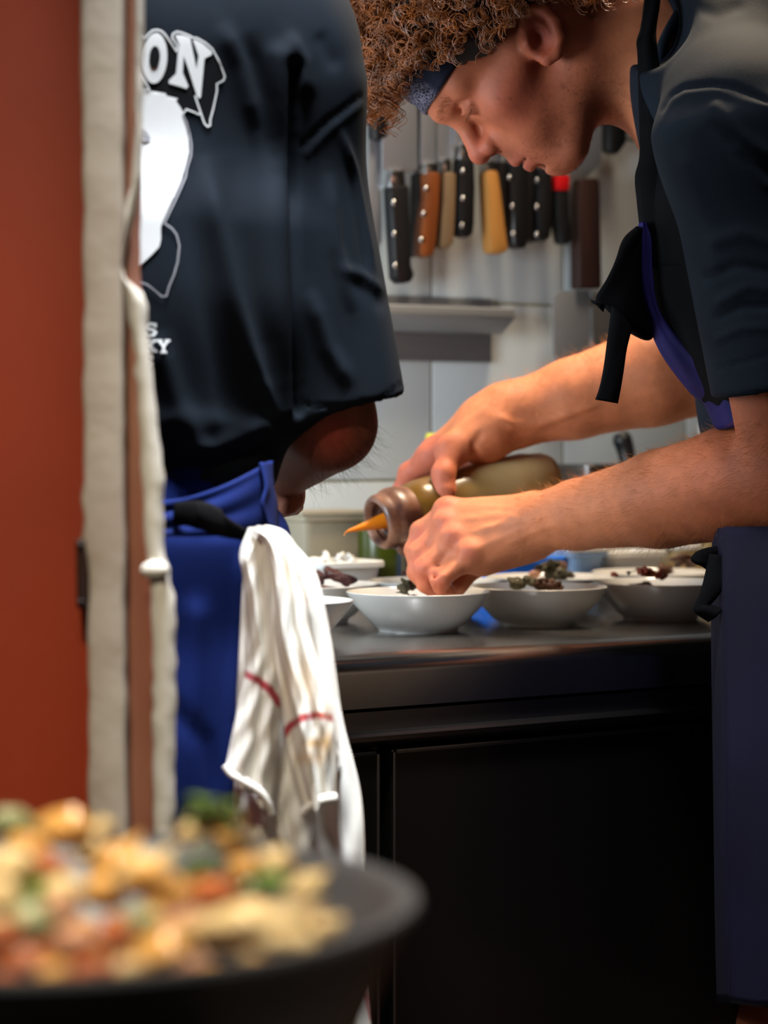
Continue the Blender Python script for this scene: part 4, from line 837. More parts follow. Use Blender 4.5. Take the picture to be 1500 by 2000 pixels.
for pts, wd, h in [([(1294, 215), (1310, 185), (1335, 170), (1385, 164), (1430, 168), (1500, 196)], 5, -.0055), ([(1290, 240), (1310, 200), (1340, 184), (1400, 178), (1500, 212)], 6, .0018),
    ([(1400, 210), (1450, 265), (1500, 300)], 13, .005), ([(1390, 245), (1440, 300), (1500, 345)], 12, -.004), ([(1440, 290), (1500, 360)], 11, .004), ([(1345, 10), (1400, 30), (1440, 15)], 14, -.003),
    ([(1405, 590), (1460, 560), (1500, 565)], 10, .003), ([(1400, 620), (1450, 600), (1500, 600)], 9, -.003), ([(1405, 660), (1450, 640), (1500, 640)], 9, .0025), ([(1380, 540), (1440, 520), (1500, 530)], 10, -.003),
    ([(1400, 470), (1450, 455), (1500, 470)], 14, .003), ([(1400, 722), (1450, 708), (1500, 694)], 3, -.0016), ([(1340, 320), (1380, 420), (1400, 520)], 18, .003)]:
    V2 = crease(V2, N2, pts, wd, h*.5, taper=False)
tb = link('tshirt', mesh_np('tshirt', V2, F2), M['shirt_b'], CB); tb['label'] = 'dark slate T-shirt with wide sleeves'
cl = link('collar', tube_me([W(1352, -40, 2.10), W(1340, 0, 2.085), (W(1318, 40, 2.075)), W(1298, 78, 2.07), W(1289, 115, 2.072), W(1285, 160, 2.078), W(1287, 210, 2.09)], .0048, 30, 10), M['shirt_b'], tb)
# ---- shorts
SHs = [rc(W(1650, 1060, 2.10), W(1650, 1180, 2.09), .110, .112, .03, fd=YV, fr=1.2)]+[cc(W(1650, 1150, 2.08+s*.070), W(1585, 1960, 2.09+s*.10), .088, .072, .03, rd=.004) for s in (-1, 1)]
V3, F3 = sdf_mesh(SHs, .008); sh = link('shorts', mesh_np('shorts', relax(V3, F3, 1), F3), M['strap'], CB); sh['label'] = 'dark knee-length shorts'
for s in (-1, 1):
    Vs, Fs = sdf_mesh([el(Vector((W(1560, 0, 2.15).x, 2.09+s*.11, .035)), (XV, YV, ZV), (.135, .048, .038)), rc(Vector((W(1640, 0, 2.15).x, 2.09+s*.11, .06)), Vector((W(1640, 0, 2.15).x, 2.09+s*.11, .10)), .05, .048, .02), el(Vector((W(1560, 0, 2.15).x, 2.09+s*.11, -.05)), (XV, YV, ZV), (.3, .2, .052), .004, -1)], .006)
    link('shoe', mesh_np('shoe', Vs, Fs), M['strap'], CB)
# ---- apron of the right cook
apb = link('apron', patch_me([W(1418, 1030, 1.99), W(1416, 1200, 1.96), W(1420, 1500, 1.93), W(1424, 1800, 1.93), W(1428, 1960, 1.93)], [W(1760, 1030, 1.91), W(1770, 1200, 1.87), W(1780, 1500, 1.84), W(1780, 1800, 1.84), W(1780, 1960, 1.84)], 40, 30, .010, .0025, .003, 3, (-.3, -1, 0)), M['apron_navy'], CB)
apb['label'] = 'dark navy apron with black ties'
link('front_panel', patch_me([W(1418, 1030, 1.99), W(1416, 1200, 1.96), W(1420, 1500, 1.93), W(1424, 1800, 1.93), W(1428, 1960, 1.93)], [W(1418, 1040, 2.13), W(1416, 1200, 2.13), W(1420, 1500, 2.13), W(1424, 1800, 2.13), W(1428, 1960, 2.13)], 30, 14, .012, .0025, 0, 3, (-1, 0, 0)), M['apron_navy'], apb)
bib_shade = link('bib_shade', patch_me([W(1282, 300, 2.055), W(1268, 420, 2.05), W(1268, 520, 2.05), W(1290, 640, 2.05), W(1345, 745, 2.05), W(1385, 800, 2.05)], [W(1345, 300, 2.00), W(1362, 420, 1.99), W(1380, 520, 1.985), W(1395, 640, 1.985), W(1418, 745, 1.99), W(1440, 800, 1.99)], 40, 12, .006, .002, 0, 3, (-.2, -1, 0)), M['strap'], apb)  # black apron cloth, also standing in for the shaded shirt front
link('violet_edge', patch_me([W(1248, 436, 2.045), W(1238, 470, 2.045), (W(1242, 540, 2.045)), W(1258, 610, 2.045), W(1290, 690, 2.045), W(1345, 765, 2.045), W(1372, 788, 2.045), W(1398, 842, 2.045)], [W(1262, 434, 2.035), W(1272, 470, 2.03), W(1276, 540, 2.03), W(1290, 610, 2.03), W(1345, 680, 2.02), W(1400, 720, 2.0), W(1425, 765, 1.99), W(1438, 832, 1.985)], 46, 12, .006, .002, .0012, 2, (-.2, -1, 0)), M['apron_violet'], apb)
link('neck_strap', patch_me([W(1266, -60, 2.075), W(1262, 0, 2.07), W(1254, 55, 2.062), W(1245, 82, 2.058), W(1247, 110, 2.058), W(1250, 200, 2.058), W(1252, 300, 2.056), W(1243, 345, 2.054), W(1246, 385, 2.054), W(1252, 440, 2.05), W(1262, 520, 2.05)],
     [W(1290, -60, 2.065), W(1287, 0, 2.062), W(1279, 55, 2.056), W(1281, 85, 2.052), W(1287, 120, 2.050), W(1300, 200, 2.045), W(1312, 300, 2.04), W(1318, 345, 2.036), W(1325, 385, 2.03), W(1335, 440, 2.02), W(1345, 520, 2.0)], 60, 8, .003, .002, .001, 1.5, (-.2, -1, 0)), M['strap'], apb)
link('knot_flap', patch_me([W(1246, 448, 2.04), W(1222, 470, 2.03), W(1205, 505, 2.025), W(1185, 545, 2.022), W(1164, 580, 2.02), W(1172, 592, 2.02)], [W(1262, 452, 2.045), W(1258, 500, 2.045), W(1255, 560, 2.045), W(1262, 620, 2.045), W(1268, 660, 2.045), W(1222, 640, 2.035)], 36, 14, .010, .003, .002, 1.3, (-.2, -1, 0)), M['strap'], apb)
link('hanging_strap', patch_me([W(1196, 598, 2.015), W(1190, 650, 2.01), W(1182, 710, 2.01), W(1174, 750, 2.012), W(1164, 780, 2.015)], [W(1232, 640, 2.015), W(1222, 680, 2.01), W(1216, 720, 2.01), (W(1210, 755, 2.012)), W(1204, 787, 2.015)], 24, 8, .003, .0022, .0006, 1, (0, -1, 0)), M['strap'], apb)
link('waist_bow', patch_me([W(1420, 1062, 2.02), W(1372, 1072, 2.0), W(1352, 1085, 1.995), W(1352, 1098, 1.995), W(1380, 1110, 2.0)], [W(1425, 1075, 2.02), W(1398, 1095, 2.01), W(1390, 1105, 2.0), W(1390, 1108, 2.0), W(1400, 1118, 2.0)], 20, 8, .006, .003, 0, 1, (0, -1, 0)), M['strap'], apb)
link('apron_tie', patch_me([W(1388, 1085, 1.995), W(1378, 1130, 1.985), W(1370, 1160, 1.98), W(1358, 1186, 1.978), W(1362, 1196, 1.976), W(1385, 1212, 1.975)], [W(1420, 1085, 2.0), W(1418, 1130, 1.985), W(1400, 1160, 1.98), W(1380, 1182, 1.978), W(1384, 1186, 1.976), W(1412, 1192, 1.975)], 30, 8, .004, .0025, .0008, 1, (0, -1, 0)), M['strap'], apb)
link('apron_tie', patch_me([W(1408, 1080, 2.0), W(1412, 1130, 1.985), W(1410, 1180, 1.98), W(1416, 1215, 1.98)], [W(1432, 1080, 2.0), W(1430, 1130, 1.985), W(1428, 1180, 1.98), W(1430, 1215, 1.98)], 16, 6, .003, .0025, 0, 1, (0, -1, 0)), M['strap'], apb)
# ================================================================ SQUEEZE BOTTLE
A0 = W(735, 1022, 2.305); A1 = W(1075, 928, 2.400); ax = (A1-A0).normalized(); LB = (A1-A0).length
sq = thing('squeeze_bottle', 'amber plastic squeeze bottle with orange nozzle gripped over the bowls', 'squeeze bottle', A0)
rr_ = .0308
prof = [(0, .030), (.022, .030), (.0245, .034), (.0290, .040), (rr_, .050), (rr_, .12), (.0295, .17), (.0270, LB-.022), (.0245, LB-.008), (.0205, LB), (.012, LB+.0015), (0, LB+.0005)]
link('body', autosmooth(lathe_me(prof, 48, A0, ax), 60), M['squeeze'], sq)
# the fuller and emptier ends of the bottle, told by its own colour along the length
mt = M['squeeze']; nt = mt.node_tree; tcn = nt.nodes.new('ShaderNodeTexCoord'); dt = nt.nodes.new('ShaderNodeVectorMath'); dt.operation = 'DOT_PRODUCT'; dt.inputs[1].default_value = tuple(ax)
rm = nt.nodes.new('ShaderNodeMapRange'); rm.inputs[1].default_value = .07; rm.inputs[2].default_value = .15; cm = nt.nodes.new('ShaderNodeMix'); cm.data_type = 'RGBA'
pb_ = nt.nodes['Principled BSDF']; old = pb_.inputs['Base Color'].links[0].from_socket; nt.links.new(tcn.outputs['Object'], dt.inputs[0]); nt.links.new(dt.outputs['Value'], rm.inputs[0]); nt.links.new(rm.outputs[0], cm.inputs[0]); nt.links.new(old, cm.inputs[6])
nz = nt.nodes.new('ShaderNodeTexNoise'); nz.inputs['Scale'].default_value = 22; cm2 = nt.nodes.new('ShaderNodeMix'); cm2.data_type = 'RGBA'; cm2.inputs[6].default_value = (*lin((226, 212, 172)), 1); cm2.inputs[7].default_value = (*lin((216, 176, 92)), 1)
nt.links.new(tcn.outputs['Object'], nz.inputs['Vector']); nt.links.new(nz.outputs[0], cm2.inputs[0]); nt.links.new(cm2.outputs[2], cm.inputs[7]); nt.links.new(cm.outputs[2], pb_.inputs['Base Color'])
prof = [(.0165, .012), (.0190, .003), (.0215, 0), (.0250, .0008), (.0268, .004), (.0272, .010), (.0278, .013), (.0295, .0150), (.0303, .020), (.0300, .0265), (.0285, .0290), (.0280, .034), (.0270, .037), (.020, .038)]
cp = link('screw_cap', autosmooth(lathe_me(prof, 48, A0, ax), 60), M['collar'], sq)
link('cap_top', autosmooth(lathe_me([(0, .0095), (.008, .0095), (.011, .012), (.0135, .013), (.0170, .0115), (.0178, .006)], 40, A0, ax), 60), M['cap_in'], cp)
nzl = lathe_me([(.0002, -.0315), (.0014, -.031), (.0042, -.012), (.0062, -.001), (.0080, .010), (0, .0102)], 28, A0, ax); link('nozzle', autosmooth(nzl), M['nozzle'], sq)
link('drip', tube_me([A0-ax*.0300, A0-ax*.0325+Vector((-.001, 0, -.001)), A0-ax*.0335+Vector((-.002, 0, -.004))], [.0012, .0007, .0004], 12, 8), M['nozzle'], sq)
link('thread_drip', tube_me([A0+ax*.024+Vector((0, -.012, -.026)), A0+ax*.027+Vector((.003, -.010, -.032)), A0+ax*.030+Vector((.004, -.006, -.034))], [.004, .0055, .003], 12, 10), M['collar'], cp)
# ================================================================ COOK ON THE LEFT (seen from behind)
YA = math.radians(20); RA = Vector((math.cos(YA), math.sin(YA), 0)); FA = Vector((-math.sin(YA), math.cos(YA), 0))
KA = .965
def WA(u, v, Y): return W(u, v, Y*KA)
def person_a():
    P = [rc(WA(150, 60, 1.80), WA(150, 700, 1.80), .090, .076, .05, fd=RA, fr=1.5), rc(WA(150, 700, 1.80), WA(150, 1080, 1.80), .076, .080, .012, fd=RA, fr=1.6),
         rc(WA(-240, 70, 1.72), WA(500, 70, 1.86), .052, .050, .02), rc(WA(150, 30, 1.80), WA(150, -190, 1.81), .065, .055, .05)]
    P += [el(WA(150, -430, 1.84), (RA, FA, ZV), (.075, .092, .105), .03), el(WA(150, -380, 1.88), (RA, FA, ZV), (.055, .07, .07), .03)]
    for s in (-1, 1):
        P += [el(WA(150, -400, 1.83)+RA*s*.078, (RA, FA, ZV), (.008, .018, .030), .006)]
    P += [rc(WA(555, 160, 1.86), WA(640, 826, 1.878), .043, .0360, .02), rc(WA(640, 828, 1.878), WA(545, 925, 1.95), .0368, .0215, .006)]
    P += [rc(WA(546, 930, 1.95), WA(556, 962, 1.96), .0190, .0165, .006)]
    for i in range(4): P += [rc(WA(552+i*3, 960, 1.955+i*.013), WA(572, 976+i*3, 1.945+i*.013), .0095, .0085, .004), rc(WA(572, 976+i*3, 1.945+i*.013), WA(548, 996, 1.945+i*.013), .0085, .007, .003)]
    P += [rc(WA(545, 960, 1.95), WA(562, 990, 1.935), .009, .0075, .005)]
    P += [rc(WA(-285, 130, 1.72), WA(-330, 800, 1.75), .050, .044, .03), rc(WA(-330, 800, 1.75), WA(-150, 960, 1.95), .043, .026, .02), rc(WA(-150, 960, 1.95), WA(-100, 1000, 2.02), .026, .02, .02)]
    for i in range(4): P += [rc(WA(-100+i*14, 1000, 2.02), WA(-70+i*14, 1010, 2.07), .010, .0085, .004), rc(WA(-70+i*14, 1010, 2.07), WA(-66+i*14, 1040, 2.085), .0085, .007, .003)]
    P += [rc(WA(-80, 1000, 2.0), WA(-20, 1020, 2.02), .011, .008, .006)]
    for s in (-1, 1):
        h = WA(145, 1080, 1.80)+RA*s*.072; k = Vector((h.x, h.y, .50)); a = Vector((h.x, h.y, .09)); P += [rc(h, k, .062, .055, .03), rc(k, a, .056, .040, .02), rc(a, a+FA*.12+Vector((0, 0, -.055)), .038, .028, .02)]
    return P
VA, FAc = largest(*sdf_mesh(person_a(), .004)); VA = relax(VA, FAc, 1); QA = to_px(VA)
me = mesh_np('body', VA, FAc); C = np.tile(np.array(lin((150, 92, 72))), (len(VA), 1)); C = tint(C, np.exp(-((QA[:, 0]-650)/45)**2-((QA[:, 1]-855)/45)**2), (186, 74, 54), .8); C = tint(C, np.clip((QA[:, 1]-955)/25, 0, 1)*(QA[:, 0] > 400), (196, 120, 90), .7); colattr(me, C)
CA = thing('person', 'person seen from behind in a printed navy T-shirt and blue waist apron', 'person', (WA(145, 0, 1.80).x, 1.80*KA, 0))
BA = link('body', me, M['skin'], CA)
Vc, Fc = sdf_mesh([el(WA(150, -455, 1.835), (RA, FA, ZV), (.082, .097, .100)), el(WA(150, -330, 1.95), (RA, FA, ZV), (.06, .06, .09), .01, -1)], .006)
link('hair', mesh_np('hair', Vc, Fc), M['hair_base'], BA)
NA = vnorm(VA, FAc); arm_hair((QA[:, 0] > 600) & (QA[:, 1] > 830) & (QA[:, 1] < 960), 260, .016, (.5, 0, -.5), 9, 'arm_hair', BA, VA, NA, 'hair_base', .00009)
# T-shirt
SA = [rc(WA(140, 120, 1.80), WA(140, 560, 1.80), .104, .104, .05, fd=RA, fr=1.58), cc(WA(140, 420, 1.80), WA(139, 850, 1.80), .098, .104, .05, fd=RA, fr=1.60, rd=.012), cc(WA(139, 800, 1.80), WA(132, 945, 1.80), .104, .095, .01, fd=RA, fr=1.60, rd=.006),
      rc(WA(-180, 40, 1.73), WA(470, 30, 1.86), .068, .068, .07), rc(WA(0, -80, 1.78), WA(280, -80, 1.82), .055, .055, .06),
      el(WA(548, 170, 1.86), (RA, ZV, FA), (.055, .075, .064), .04), el(WA(-290, 150, 1.71), (RA, ZV, FA), (.058, .075, .068), .04),
      cc(WA(540, 190, 1.86), WA(652, 797, 1.875), .055, .0545, .030, rd=.004), cc(WA(-275, 170, 1.71), WA(-330, 780, 1.74), .060, .058, .03, rd=.004),
      cc(WA(640, 700, 1.873), WA(664, 880, 1.878), .0470, .0475, .003, -1), cc(WA(-325, 740, 1.738), WA(-332, 860, 1.742), .053, .053, .003, -1),
      cc(WA(150, -60, 1.80), WA(150, -260, 1.81), .066, .066, .01, -1)]
V4, F4 = sdf_mesh(SA, .0032); V4 = relax(V4, F4, 2)
# hem line of the shirt: it rises to the right over the apron
Q4 = to_px(V4)
N4 = vnorm(V4, F4)
for pts, wd, h, tp in [([(572, 130), (570, 300), (574, 500), (580, 800)], 9, -.009, False), ([(545, 110), (540, 400), (548, 800)], 22, .006, False), ([(590, 285), (640, 235), (704, 188)], 5, -.0013, False), ([(600, 300), (650, 250), (706, 206)], 6, .0010, False),
    ([(390, 290), (420, 420), (455, 580), (500, 740), (545, 850)], 20, .007, True), ([(440, 300), (470, 450), (510, 620), (550, 760)], 24, -.003, True), ([(350, 300), (375, 450), (405, 600), (440, 760), (470, 880)], 24, -.003, True),
    ([(470, 60), (520, 200), (545, 330)], 26, -.003, True), ([(430, 40), (470, 130), (500, 260)], 18, .004, True), ([(560, 60), (590, 120), (600, 200)], 16, .005, True), ([(620, 60), (660, 140)], 16, -.0018, True),
    ([(640, 330), (655, 480), (690, 620)], 14, .004, True), ([(680, 300), (705, 420), (725, 560)], 12, -.002, True), ([(660, 240), (690, 330), (715, 450), (735, 560)], 8, .003, True), ([(670, 545), (720, 570), (765, 606)], 18, -.0012, True), ([(660, 520), (710, 540), (755, 575)], 10, .002, True),
    ([(600, 560), (640, 680), (690, 760)], 16, .004, True), ([(590, 790), (660, 797), (740, 782), (790, 748)], 3, -.0016, False), ([(300, 640), (340, 780), (400, 900)], 24, .005, True), ([(480, 700), (520, 800), (560, 850)], 14, -.004, True), ([(320, 880), (420, 870), (540, 820)], 16, .004, True), ([(320, 925), (420, 915), (530, 870)], 12, -.004, True)]:
    V4 = crease(V4, N4, pts, wd, h, taper=tp)
ts = link('tshirt', mesh_np('tshirt', V4, F4), M['shirt_a'], CA); ts['label'] = 'oversized navy T-shirt with a white back print'
BVS = BVHTree.FromPolygons([tuple(v) for v in V4], [tuple(int(i) for i in f) for f in F4])
CAMP = Vector((0, 0, CZ))
def decal(polys, name, m, off, parent, step=5):
    """flat print laid on the cloth: polygons drawn in the picture plane are dropped on the shirt's surface."""
    Vd = []; Fd = []
    for poly in polys:
        P2 = [Vector((p[0], p[1])) for p in poly]; xs = [p[0] for p in poly]; ys = [p[1] for p in poly]; n = len(P2); pts = list(P2)
        A = np.array(poly, float)
        def inside(x, y):
            c = False; j = n-1
            for i in range(n):
                if (A[i, 1] > y) != (A[j, 1] > y) and x < (A[j, 0]-A[i, 0])*(y-A[i, 1])/(A[j, 1]-A[i, 1])+A[i, 0]: c = not c
                j = i
            return c
        x = min(xs)+step/2
        while x < max(xs):
            y = min(ys)+step/2
            while y < max(ys):
                if inside(x, y): pts.append(Vector((x, y)))
                y += step
            x += step
        r = delaunay_2d_cdt(pts, [], [list(range(n))], 1, 1e-4); b0 = len(Vd); ok = []
        for p in r[0]:
            d = (WA(p[0], p[1], 1.8)-CAMP).normalized(); h = BVS.ray_cast(CAMP, d)
            if h[0] is None: Vd.append(tuple(WA(p[0], p[1], 1.75))); ok.append(False)
            else: Vd.append(tuple(h[0]-d*off)); ok.append(True)
        for f in r[2]:
            if all(ok[i] for i in f): Fd.append([b0+i for i in f])
    me = bpy.data.meshes.new(name); me.from_pydata(Vd, [], Fd); me.update(); o = link(name, me, m, parent); return o
def smooth_poly(pts, n=6):
    Pp = np.array(pts, float); m = len(Pp); out = []
    for i in range(m):
        a, b, c, d = Pp[i-1], Pp[i], Pp[(i+1) % m], Pp[(i+2) % m]
        for k in range(n): f = k/n; out.append(tuple(.5*((2*b)+(-a+c)*f+(2*a-5*b+4*c-d)*f*f+(-a+3*b-3*c+d)*f**3)))
    return out
def ell(cx, cy, rx, ry, rot=0, n=30): return [(cx+rx*math.cos(t)*math.cos(rot)-ry*math.sin(t)*math.sin(rot), cy+rx*math.cos(t)*math.sin(rot)+ry*math.sin(t)*math.cos(rot)) for t in [6.283*i/n for i in range(n)]]
def zc(x, y): return (200+x*.17333, 40+y*.17333)
def z5(x, y): return (200+x*.2, 340+y*.2)
def stroke(pts, w_):
    Pp = np.array(pts, float); out = []
    for i in range(len(Pp)-1):
        a, b = Pp[i], Pp[i+1]; t = (b-a)/(np.linalg.norm(b-a)+1e-9); nrm = np.array([-t[1], t[0]])*w_/2; a = a-t*w_*.3; b = b+t*w_*.3; out.append([tuple(a+nrm), tuple(b+nrm), tuple(b-nrm), tuple(a-nrm)])
    return out
prt = ts
# black lettering shadow shape
shadow = [zc(*p) for p in [(380, 120), (480, 195), (545, 125), (610, 108), (680, 130), (830, 340), (850, 290), (790, 180), (820, 140), (900, 150), (1020, 195), (1130, 240), (1240, 330), (1380, 640), (1370, 670), (1285, 720), (1290, 800), (1245, 1000), (1215, 1120), (1205, 1185), (1165, 1180), (1120, 1060), (1070, 1050), (940, 1010), (905, 1020), (830, 905), (850, 875), (720, 850), (715, 820), (540, 790), (400, 780), (300, 780), (300, 100)]]
decal([shadow], 'print_shadow', M['print_black'], .0010, prt)
outl = [zc(*p) for p in [(410, 120), (482, 200), (520, 150), (565, 112), (615, 104), (665, 118), (700, 150), (835, 350), (850, 290), (785, 195), (795, 150), (840, 125), (905, 140), (990, 175), (1020, 195), (1060, 195), (1160, 250), (1240, 320), (1310, 450), (1380, 630), (1365, 675), (1290, 715), (1292, 790), (1250, 990), (1215, 1120), (1215, 1180), (1185, 1195), (1150, 1160), (1105, 1030), (1045, 850)]]
decal(stroke(outl, 3.2)+stroke([zc(*p) for p in [(1110, 1040), (1085, 1058), (1040, 1035), (945, 1000), (920, 1040), (905, 1050)]], 2.8), 'print_outline', M['print_white'], .0016, prt)
# white letters
O_out = ell(*zc(592, 425), 24, 49.5, .06); O_in = ell(*zc(590, 410), 10.5, 21.5, .05)
Nl = [zc(*p) for p in [(820, 165), (900, 165), (990, 195), (1010, 300), (1060, 545), (1085, 400), (1020, 225), (1045, 215), (1130, 260), (1235, 350), (1235, 385), (1150, 430), (1130, 640), (1110, 860), (1090, 880), (1065, 850), (960, 520), (915, 400), (905, 590), (970, 740), (945, 770), (870, 745), (750, 710), (750, 675), (830, 600), (850, 380), (870, 280)]]
decal([O_out], 'letter_o', M['print_white'], .0018, prt, 4); decal([O_in], 'letter_counter', M['print_black'], .0024, prt, 4); decal([Nl], 'letter_n', M['print_white'], .0018, prt, 4)
decal(stroke([zc(*p) for p in [(440, 600), (425, 775), (530, 780), (440, 600)]], 3), 'print_triangle', M['print_white'], .0018, prt, 4)
# pale figure with its shadow and outline
fig = [zc(*p) for p in [(300, 790), (540, 795), (715, 820), (720, 850), (850, 880), (830, 910), (880, 980), (905, 1025), (900, 1080), (940, 1200), (970, 1330), (975, 1480), (940, 1620), (905, 1740)]]+[z5(*p) for p in [(770, 60), (700, 220), (600, 440), (570, 520), (572, 640), (555, 710), (480, 790), (340, 920), (240, 1000), (120, 1000), (100, 600), (100, 100)]]+[(215, 250)]
decal([fig], 'print_figure', M['print_white'], .0013, prt)
decal(stroke([zc(*p) for p in [(905, 1060), (950, 1150), (985, 1280), (1005, 1400), (1000, 1520), (950, 1680)]]+[z5(*p) for p in [(815, 20), (720, 240), (605, 480), (680, 530), (725, 590), (752, 700), (735, 860), (700, 980), (650, 1100), (625, 1190), (580, 1195), (440, 1080), (330, 1040)]], 3.0), 'print_figure_outline', M['print_grey'], .0017, prt)
decal([smooth_poly([zc(*p) for p in [(440, 1230), (470, 1225), (540, 1320), (510, 1365), (455, 1360)]], 3)], 'print_dot', M['print_grey'], .0020, prt, 3)
# small slab lettering
def letter(ch, x, y, w_, h_):
    s = []; t = w_*.24; a = lambda pts, k=t: s.extend(stroke([(x+p[0]*w_, y+p[1]*h_) for p in pts], k))
    if ch == 'S': a([(.86, .28), (.72, .1), (.42, .06), (.16, .18), (.16, .36), (.42, .47), (.70, .56), (.86, .72), (.72, .91), (.42, .95), (.14, .84)]); a([(.87, .05), (.87, .32)], t*.7); a([(.13, .68), (.13, .97)], t*.7)
    if ch == 'K': a([(.22, .06), (.22, .94)]); a([(.82, .06), (.28, .56)]); a([(.42, .44), (.84, .94)]); a([(.04, .05), (.42, .05)], t*.8); a([(.04, .95), (.42, .95)], t*.8); a([(.62, .05), (.98, .05)], t*.8); a([(.64, .95), (1.0, .95)], t*.8)
    if ch == 'Y': a([(.14, .06), (.5, .5)]); a([(.86, .06), (.5, .5)]); a([(.5, .5), (.5, .94)]); a([(-.02, .05), (.34, .05)], t*.8); a([(.66, .05), (1.02, .05)], t*.8); a([(.28, .95), (.72, .95)], t*.8)
    return s
for ch, x, y, w_, h_ in (('S', 260, 632, 22, 25), ('S', 284, 631, 23, 25), ('S', 258, 664, 24, 25), ('K', 284, 664, 22, 23), ('Y', 308, 664, 23, 25), ('S', 254, 694, 23, 25), ('S', 279, 693, 22, 25)):
    decal(letter(ch, x, y, w_, h_), 'small_letter', M['print_white'], .0016, prt, 6)
# ---- blue apron
SAp = [rc(WA(140, 965, 1.79), WA(140, 1040, 1.79), .088, .092, .05, fd=RA, fr=1.58), cc(WA(140, 1030, 1.79), WA(150, 2250, 1.80), .096, .112, .04, fd=RA, fr=1.52, rd=.01)]
V5, F5 = sdf_mesh(SAp, .006); V5 = relax(V5, F5, 2); N5 = vnorm(V5, F5)
for pts, wd, h in [([(300, 985), (420, 960), (530, 915)], 8, -.004), ([(320, 1048), (400, 1042), (470, 1044)], 4, -.003), ([(320, 1010), (420, 990), (520, 960)], 9, .004), ([(475, 1100), (462, 1300), (440, 1560)], 12, .005), ([(500, 1080), (492, 1300), (470, 1600)], 12, -.006), ([(380, 1200), (370, 1400), (380, 1560)], 24, .004), ([(330, 1380), (400, 1450), (430, 1560)], 20, -.003), ([(505, 900), (530, 970), (535, 1040)], 7, .005)]:
    V5 = crease(V5, N5, pts, wd, h, taper=False)
apa = link('apron', mesh_np('apron', V5, F5), M['apron_blue'], CA); apa['label'] = 'bright blue waist apron tied with a black cord'
link('waistband', patch_me([WA(280, 985, 1.66), WA(350, 975, 1.665), WA(430, 950, 1.685), WA(500, 915, 1.72), WA(524, 900, 1.75)], [WA(280, 1050, 1.655), WA(350, 1046, 1.66), WA(430, 1044, 1.68), WA(500, 1038, 1.715), WA(537, 1020, 1.755)], 40, 16, .001, .002, .0018, 2.2, (-.2, -1, 0)), M['apron_blue'], apa)
link('side_gather', patch_me([WA(505, 905, 1.72), WA(515, 950, 1.715), WA(508, 985, 1.71), WA(520, 1030, 1.715)], [WA(528, 900, 1.76), WA(530, 950, 1.76), WA(538, 985, 1.76), WA(538, 1040, 1.76)], 24, 10, .006, .002, .001, 1.5, (.2, -1, 0)), M['apron_blue'], apa)
link('cord', tube_me([WA(340, 1002, 1.655), WA(390, 1006, 1.652), WA(430, 1026, 1.660), WA(470, 1042, 1.672), WA(497, 1048, 1.685), WA(515, 1044, 1.70)], [.007, .0095, .0075, .0045, .004, .004], 40, 12, flat=(0, 1, 0)), M['strap'], apa)
link('cord_wrap', patch_me([WA(385, 988, 1.648), WA(400, 985, 1.648), WA(430, 1000, 1.652)], [WA(392, 1024, 1.648), WA(410, 1034, 1.648), WA(440, 1044, 1.654)], 16, 8, .003, .003, 0, 1, (0, -1, 0)), M['strap'], apa)
for s in (-1, 1):
    h = WA(145, 0, 1.80)+RA*s*.072; Vs, Fs = sdf_mesh([el(Vector((h.x, h.y, .04))+FA*.05, (RA, FA, ZV), (.05, .14, .04)), rc(Vector((h.x, h.y, .06)), Vector((h.x, h.y, .12)), .05, .048, .02), el(Vector((h.x, h.y, -.05)), (RA, FA, ZV), (.3, .4, .052), .004, -1)], .006)
    link('shoe', mesh_np('shoe', Vs, Fs), M['strap'], CA)
    k = Vector((h.x, h.y, .09)); Vs, Fs = sdf_mesh([cc(Vector((h.x, h.y, .88)), k, .068, .062, .02, rd=.006)], .008); link('trouser_leg', mesh_np('leg', Vs, Fs), M['strap'], CA)
# ================================================================ TOWEL
def WT(u, v, Y): return W(u, v, Y*.952)
tw = thing('kitchen_towel', 'white cotton towel with thin red stripes hanging from the blue apron\'s cord', 'towel', WT(590, 1050, 1.66))
def towel_mat(name, base):
    m = mat(name, base, .9, noise=(30, .94), bump=(1400, .7, .0006), spec=.15, sheen=.2); nt = m.node_tree; b = nt.nodes['Principled BSDF']; L = nt.links; old = b.inputs['Base Color'].links[0].from_socket
    a = nt.nodes.new('ShaderNodeVertexColor'); a.layer_name = 'Col'; mx = nt.nodes.new('ShaderNodeMix'); mx.data_type = 'RGBA'; mx.blend_type = 'MULTIPLY'; mx.inputs[0].default_value = 1; L.new(old, mx.inputs[6]); L.new(a.outputs[0], mx.inputs[7]); L.new(mx.outputs[2], b.inputs['Base Color']); return m
M['towel'] = towel_mat('towel_cotton', (240, 238, 234))
